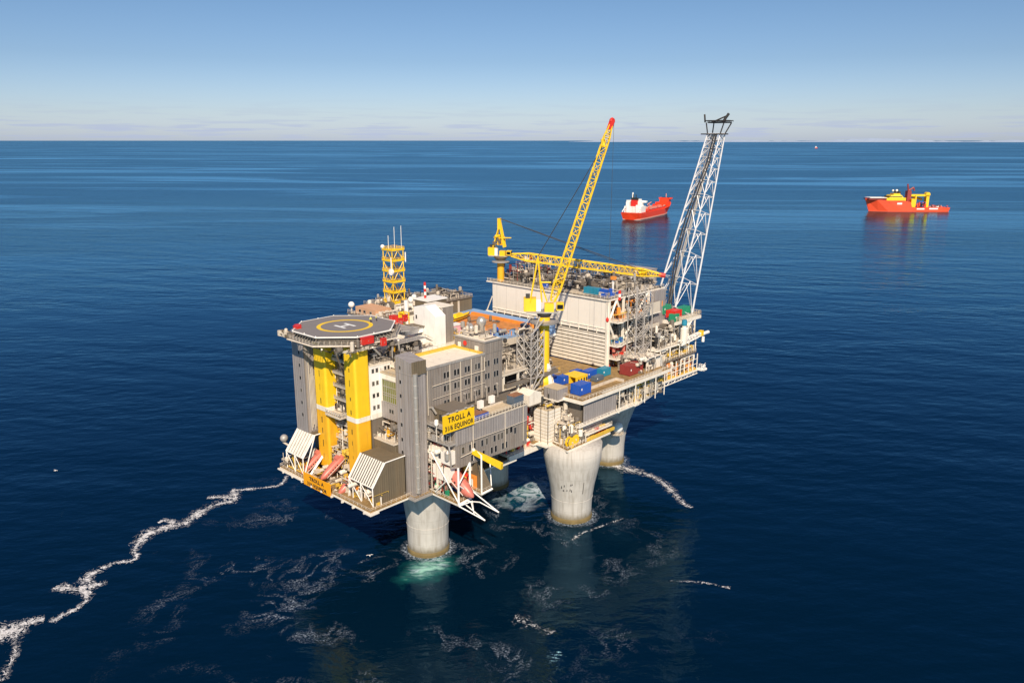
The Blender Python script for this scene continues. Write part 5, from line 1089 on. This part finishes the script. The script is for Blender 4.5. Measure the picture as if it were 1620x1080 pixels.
m = MB().box(55.5, -10.6, 49.2, 61.5, -1, 50.4).loft([(58.8, -8, 50.4), (61.4, -8, 50.4), (61.4, -3.8, 50.4), (58.8, -3.8, 50.4)], [(58.8, -6.3, 62), (59.4, -6.3, 62), (59.4, -5.7, 62), (58.8, -5.7, 62)]).loft([(55.8, -10.4, 50.4), (58, -10.4, 50.4), (58, -9, 50.4), (55.8, -9, 50.4)], [(56.6, -8.2, 60), (57.4, -8.2, 60), (57.4, -7.8, 60), (56.6, -7.8, 60)]); m.build('white_foot', HWHITE, t)
MB().lathe((57, -6, 76.2), [(2.2, -.4), (5.6, 0), (5.8, .6), (2.2, .9)], 28).build('ring_platform', GALV, t)
MB().rail([(57+5.6*math.cos(a*.5236), -6+5.6*math.sin(a*.5236)) for a in range(13)], 76.8).build('ring_railing', GALV, t)
MB().lathe((57, -6, 78.2), [(2.1, 0), (3, 1.6), (3, 2.2)], 24).build('slew_ring', DARK, t)
JA = math.atan2(-.7325, .681); d, s, U_ = crane_head(t, 57, -6, 80.4, JA)
foot = Vector((57, -6, 84.8))+d*3.2; tip = Vector((73.2, -23.4, 150.5))
k1 = foot.lerp(tip, .07); k2 = foot.lerp(tip, .93)
MB().lattice(foot, k1, s, 2.8, 1.6, 3.4, 3.1, 1, .28, .16).lattice(k1, k2, s, 3.4, 3.1, 2.5, 2.3, 19, .26, .14).lattice(k2, tip, s, 2.5, 2.3, 1.3, 1.0, 3, .22, .13).build('jib', YEL, t)
ax = (tip-foot).normalized()
m = MB(); q = foot.lerp(tip, .9); m.tube(q-ax*1.6, q+ax*1.6-d*1.2, 1.0, 4); m.build('jib_block', YEL, t)
m = MB().tube(tip-ax*1.8, tip+ax*1.6, 1.15, 6).lathe(tip+ax*1.4, [(1.0, -.6), (1.3, 0), (1.0, .6)], 12, 'y'); m.build('jib_head', RED, t)
mast = Vector((57, -6, 102))-d*2.6
m = MB()
for k in (-1.3, 1.3):
    m.tube(Vector((57, -6, 84.5))-d*1+s*k, mast+s*k*.6, .32, 5); m.tube(Vector((57, -6, 84.5))-d*5.5+s*k, mast+s*k*.6, .28, 5)
for z_ in (.35, .65, 1): a = (Vector((57, -6, 84.5))-d).lerp(mast, z_); m.tube(a-s*1.3, a+s*1.3, .2, 5)
m.tube(Vector((57, -6, 84.5))+d*1.0, Vector((57, -6, 93))-d*1.8, .3, 5).tube(Vector((57, -6, 92))-d*2, Vector((57, -6, 92))+d*2.5, .35, 5); m.build('mast', YEL, t)
m = MB()
for k in (-.5, .5): m.mark().tube(mast+s*k, q+s*k, .09, 4)
m.mark().tube(Vector((57, -6, 88)), mast, .09, 4); m.mark().tube(tip+ax*1+d*.8, Vector((tip.x+.6, tip.y-.6, 78)), .07, 4); each(m, 'wire_rope', DARK, t)
MB().lathe((tip.x+.6, tip.y-.6, 76.2), [(.2, 0), (.6, .5), (.6, 1.4), (.2, 2)], 10).build('hook_block', RED, t)
# ------------------------------------------------------------------ far crane, jib at rest along the module roof
t = thing('pedestal_crane', 'yellow pedestal crane at the far back corner with its jib lying level', 'crane', (99, 57.5, 79.7))
MB().lathe((99, 57.5, 79.7), [(1.7, 0), (1.7, 10)], 20).build('pedestal', OCH, t); MB().lathe((99, 57.5, 88.6), [(1.8, 0), (4.2, .3), (4.2, .6), (2, 1)], 20).build('ring_platform', GALV, t); MB().lathe((99, 57.5, 89.6), [(1.8, 0), (3.2, 1.4), (3.4, 2.2)], 20).build('slew_ring', BROWN, t)
foot = Vector((101.5, 53, 92.4)); tip = Vector((131, -11.5, 86.5)); JA = math.atan2(tip.y-foot.y, tip.x-foot.x); d, s, U_ = crane_head(t, 99, 57.5, 91.6, JA, .76)
k1 = foot.lerp(tip, .12); k2 = foot.lerp(tip, .88)
MB().lattice(foot, k1, s, 2.2, 1.0, 3.0, 3.6, 2, .26, .15).lattice(k1, k2, s, 3.0, 3.6, 2.7, 3.2, 20, .24, .14).lattice(k2, tip, s, 2.7, 3.2, 1.2, 1.0, 4, .24, .14).build('jib', YEL, t)
ax = (tip-foot).normalized(); MB().tube(tip-ax, tip+ax*1.8, 1.1, 6).build('jib_head', RED, t); MB().tube(k2-ax*1.5-U_*.5, k2+ax*2+U_*.6, 1.3, 4).build('jib_block', YEL, t)
mast = Vector((98.6, 58, 109.5)); m = MB()
for k in (-1.1, 1.1): m.tube(Vector((99, 57.5, 96))+d*2+s*k, mast+s*k*.5, .5, 5); m.tube(Vector((99, 57.5, 96))-d*3.5+s*k, mast+s*k*.5-U_*4, .35, 5)
m.tube(mast-U_*5, mast, 1.0, 5).tube(mast-U_*9-s, mast-U_*9+d*6, .25, 5); m.build('mast', YEL, t)
clutter(t, 96, 55, 97, 102, 60, 101, 14, 91, [OCH, MID, YEL]); m = MB()
for k in (-.6, .6): m.mark().tube(mast+s*k, tip-ax*4+s*k, .09, 4)
m.mark().tube(mast, k2, .09, 4); each(m, 'wire_rope', DARK, t)
simple('jib_rest', 'small orange topped post holding the resting jib above the cream wall corner', 'post', [(108.6, -1.4, 79.7, 109.2, -.8, 86)], HWHITE, [('orange_head', (108.1, -2.2, 86, 109.8, -.2, 87.4), ORG)])
# grey lattice tower left of the near crane
t = thing('lattice_tower', 'dense grey lattice tower standing left of the near yellow crane', 'lattice tower', (47.5, -7, 53))
m = MB(); c = [(44.2, -10.6), (51.6, -10.6), (51.6, -3.4), (44.2, -3.4)]; zs = [57, 60.5, 64, 67.5, 71, 74]
for x, y in c+[(47.9, -10.6), (44.2, -7)]:
    m.tube((x, y, 56.6), (x, y, 75), .26, 5); m.tube((x, y, 57), (45.5+(x-47.9)*.2, -9+(y+7)*.2, 51.5), .26, 5)
for z0, z1 in zip(zs, zs[1:]):
    for i in range(4):
        a, b = c[i], c[(i+1) % 4]; mid = ((a[0]+b[0])/2, (a[1]+b[1])/2); m.tube((*a, z0), (*b, z0), .18, 4)
        for P in (a, b): m.tube((*P, z1), (*mid, z0), .2, 4); m.tube((*P, z0+1), (*mid, z1+1 if z1 < 74 else z1), .13, 4)
m.tube((44.2, -10.6, 74), (51.6, -10.6, 79), .3, 5).tube((44.2, -10.6, 72), (52, -8, 79.5), .3, 5).tube((45.6, -3.4, 74), (52, -3.4, 78.5), .25, 5); m.build('lattice', ALU, t)
m = MB()
for k, z in enumerate((57, 60.5, 64, 67.5, 71)): m.mark(); stairs(m, (45, -9, z) if k % 2 else (51, -9, z), (51, -9, z+3.5) if k % 2 else (45, -9, z+3.5), 1)
each(m, 'stair_flight', GALV, t); clutter(t, 45, -9.5, 58, 51, -4, 75, 60, 93, [GALV, MID, DARK, CREAM])
# ------------------------------------------------------------------ ships
def hull_mesh(secs):
    """secs: (x, halfwidth deck, halfwidth waterline, z deck)"""
    m = MB(); vs = []
    for x, wd, ww, zd, xo in secs:
        for a, b, z in ((xo, 0, -3), (xo, ww, -3), (xo, ww, 1), (x, wd, zd)): vs.append((a, b, z))
        vs += [(x, 0, zd)]
        for a, b, z in ((x, -wd, zd), (xo, -ww, 1), (xo, -ww, -3)): vs.append((a, b, z))
    n = 8; fs = []
    for k in range(len(secs)-1):
        for i in range(n): fs.append((k*n+i, k*n+(i+1) % n, (k+1)*n+(i+1) % n, (k+1)*n+i))
    fs += [tuple(reversed(range(n))), tuple((len(secs)-1)*n+i for i in range(n))]
    return m.add(vs, fs)
A0 = Vector((1079, 661)); A1 = Vector((1279, 706)); az = math.atan2(A1.y-A0.y, A1.x-A0.x)
t = thing('tanker', 'red shuttle tanker with white stern superstructure lying left of the flare boom', 'ship', (A0.x, A0.y, 0), az, local=True)
hull_mesh([(0, 17, 14, 13, 4), (14, 19.5, 18, 12.5, 14), (60, 20, 19.5, 12, 60), (140, 20, 19.5, 12.5, 140), (172, 19, 13, 15, 172), (190, 15, 6, 20, 186), (205, 6, .8, 23, 196)]).build('hull', HULLR, t)
hull_mesh([(3.8, 14.3, 14.3, 2.2, 3.8), (14, 18.3, 18.3, 2.2, 14), (60, 19.65, 19.65, 2.2, 60), (140, 19.65, 19.65, 2.2, 140), (172, 13.8, 13.8, 2.2, 172), (186, 7, 7, 2.2, 186), (196.5, 1, 1, 2.2, 196.5)]).build('boot_topping', BOOT, t)
m = MB().mark().box(16, -17, 12.6, 40, 17, 24).mark().box(22, -13, 24, 40, 13, 33).mark().box(33, -20, 30.5, 40, 20, 34).mark().box(28, -9, 33, 38, 9, 37).mark().box(14, 6, 12.6, 22, 13, 32).mark().box(14, -13, 12.6, 20, -7, 27); each(m, 'superstructure', HWHITE, t)
m = MB().mark().box(17, -8, 24, 24, 4, 36); each(m, 'funnel', RED, t); m = MB().mark().box(16.8, -8.2, 36, 24.2, 4.2, 40).mark().tube((19, -5, 38), (19, -5, 46), .9).mark().tube((21, 1, 38), (21, 1, 46), .9); each(m, 'funnel_top', BLACK, t)
m = MB().mark().tube((30, 6, 36), (30, 6, 49), 1.4).mark().tube((26, -14, 30), (4, -16, 14), .9).mark().tube((26, 14, 30), (4, 16, 14), .9).mark().tube((12, 10, 13), (12, 10, 26), .8); each(m, 'mast', HWHITE, t)
for x in (30, 34): pass
t['_org'] = (0, 0, 0)
m = MB()
for z in (15, 18.5, 22): 
    for y in range(-15, 16, 3): m.mark().box(15.8, y-.6, z-.5, 16.02, y+.6, z+.6)
each(m, 'window', DARK, t)
m = MB().mark().box(44, -17, 13.1, 60, 17, 16).mark().box(66, -16, 12.6, 165, -14, 15.5).mark().box(66, 14, 12.6, 165, 16, 15.5).mark().box(170, -12, 16, 190, 12, 22).mark().box(186, -9, 22, 204, 9, 30).mark().box(192, -13, 27, 204, 13, 30); each(m, 'foredeck_house', HULLR, t)
m = MB().mark().box(60, -2.5, 13, 168, 2.5, 17).mark().bar((100, 2, 22), (138, 9, 24), 1.6).mark().tube((118, 6, 13), (118, 6, 24), 1.2).mark().tube((200, 0, 30), (200, 0, 38), .8).mark().box(62, -17.5, 16.8, 150, -16.7, 17.6); each(m, 'pipe_rack', BOOT, t)
clutter(t, 46, -14, 13, 164, 13, 18, 50, 95, [HULLR, DARK, CREAM, BOOT], r=(.5, 1))
A0 = Vector((1690, 286)); A1 = Vector((1584, 401)); az = math.atan2(A1.y-A0.y, A1.x-A0.x)
t = thing('offshore_ship', 'coral red ship with yellow bridge and yellow deck gantry, far right on the sea', 'ship', (A0.x, A0.y, 0), az, local=True)
hull_mesh([(-6, 15, 14, 8.5, -4), (10, 16, 15.5, 8.5, 10), (74, 16, 15.5, 8.5, 74), (78, 16, 15.5, 20, 80), (92, 16, 15.5, 23, 92), (125, 16, 13.5, 23, 122), (148, 12, 7, 25, 140), (168, 2, .8, 27.5, 156)]).build('hull', HULLC, t)
m = MB().mark().box(88, -14, 22.5, 128, 14, 28.5).mark().loft([(92, -12, 28.5), (122, -12, 28.5), (122, 12, 28.5), (92, 12, 28.5)], [(96, -10, 34), (117, -10, 34), (117, 10, 34), (96, 10, 34)]).mark().box(98, -8, 34, 112, 8, 37); each(m, 'bridge', YEL, t); MB().box(95, -12.3, 30.2, 122, 12.3, 31.6).build('bridge_windows', DARK, t)
m = MB().mark().box(128, -13.5, 24.6, 165, 13.5, 26.5); each(m, 'helideck', MARO, t); MB().box(128, -14.5, 28, 163, 14.5, 29).build('bow_deck', HWHITE, t)
m = MB().mark().ball((104, 3, 43), 2.6, 12).mark().ball((109, -3, 42.5), 2.2, 12); each(m, 'dome', HWHITE, t); m = MB().mark().tube((100, 0, 37), (100, 0, 46), .8).mark().tube((106, 0, 37), (106, 0, 43), 2.2, 6).mark().box(96, -5, 36, 100, 5, 41); each(m, 'mast', DARK, t)
m = MB().mark().box(72, -9, 20, 80, 2, 42).mark().tube((76, -4, 40), (79, -4, 56), 1.6).mark().tube((76, -4, 42), (66, -4, 49), 1.8).mark().tube((66, -4, 49), (64, -4, 42), 1.5); each(m, 'crane', MARO, t)
m = MB().mark().box(35, -5, 8.5, 41, 5, 34).mark().box(36, -3, 31, 72, 3, 35).mark().box(62, -6, 8.5, 64.5, 6, 33).mark().box(66, -10, 9, 74, 10, 26).mark().lathe((38, 0, 35), [(4.5, -5), (4.5, 5)], 14, 'y').mark().bar((44, -8, 24), (66, -8, 30), 3.2); each(m, 'gantry', YEL, t)
clutter(t, 40, -12, 8.6, 62, 12, 20, 30, 97, [BLUE, DARK, HULLC], r=(.5, 1.2)); clutter(t, -2, -12, 8.6, 30, 12, 12.5, 26, 98, [HWHITE, MARO, HULLC, DARK], r=(.4, .8))
m = MB().mark().box(48, 15.6, 4.6, 64, 16.2, 7).mark().box(20, 15.6, 4.8, 38, 16.2, 7.6).mark().box(96, 15.9, 15, 106, 16.3, 18.5); each(m, 'side_marking', HWHITE, t)
m = MB()
for x in range(82, 124, 5): m.mark().box(x, 15.9, 19, x+1.4, 16.2, 20.2)
each(m, 'window', DARK, t)
t = thing('distant_ship', 'tiny red and white ship on the horizon at the right', 'ship', (14500, 5900, 0), 0, local=True); t.scale = (.35, .35, .35)
hull_mesh([(0, 30, 28, 40, 5), (200, 30, 28, 40, 200), (260, 5, 2, 55, 250)]).build('hull', HULLC, t); MB().box(20, -25, 40, 90, 25, 110).build('superstructure', HWHITE, t)
# ------------------------------------------------------------------ gulls
def gull(loc, rz, label):
    t = thing('gull', label, 'bird', loc, rz, 'white gulls low over the sea', local=True)
    m = MB(); n = 8; pr = [(-.9, .05), (-.5, .2), (0, .3), (.5, .22), (.8, .17), (1.0, .04)]; vs = []
    for x, r in pr:
        for i in range(n): a = 2*math.pi*i/n; vs.append((x, r*math.cos(a), r*math.sin(a)))
    fs = [(k*n+i, k*n+(i+1) % n, (k+1)*n+(i+1) % n, (k+1)*n+i) for k in range(5) for i in range(n)]
    m.add(vs, fs)
    for s_ in (-1, 1):
        W_ = [((.35, .2*s_, .08), (-.3, .2*s_, .08)), ((.45, 1.1*s_, .4), (-.15, 1.1*s_, .38)), ((.1, 2.1*s_, .25), (-.15, 2.1*s_, .24))]
        vs = []
        for a, b in W_: vs += [a, b, (b[0], b[1], b[2]-.05), (a[0], a[1], a[2]-.05)]
        m.add(vs, [(k*4+i, k*4+(i+1) % 4, k*4+4+(i+1) % 4, k*4+4+i) for k in range(2) for i in range(4)]+[(8, 9, 10, 11)])
    m.add([(-.8, -.1, .02), (-1.4, -.3, .02), (-1.4, .3, .02), (-.8, .1, .02), (-.8, -.1, -.03), (-1.4, -.3, -.02), (-1.4, .3, -.02), (-.8, .1, -.03)], [(3, 2, 1, 0), (4, 5, 6, 7), (0, 1, 5, 4), (1, 2, 6, 5), (2, 3, 7, 6), (3, 0, 4, 7)])
    m.build('body', HWHITE, t); t.scale = (.55,)*3; return t
gull((-75.5, 150.9, 10), R(20), 'white gull flying over dark water at the far left, above the foam line')
gull((-28.8, -3.4, 10), R(60), 'white gull flying left of the nearest concrete shaft')
for o in S.objects:
    for k in ('_org', '_local'):
        if k in o: del o[k]
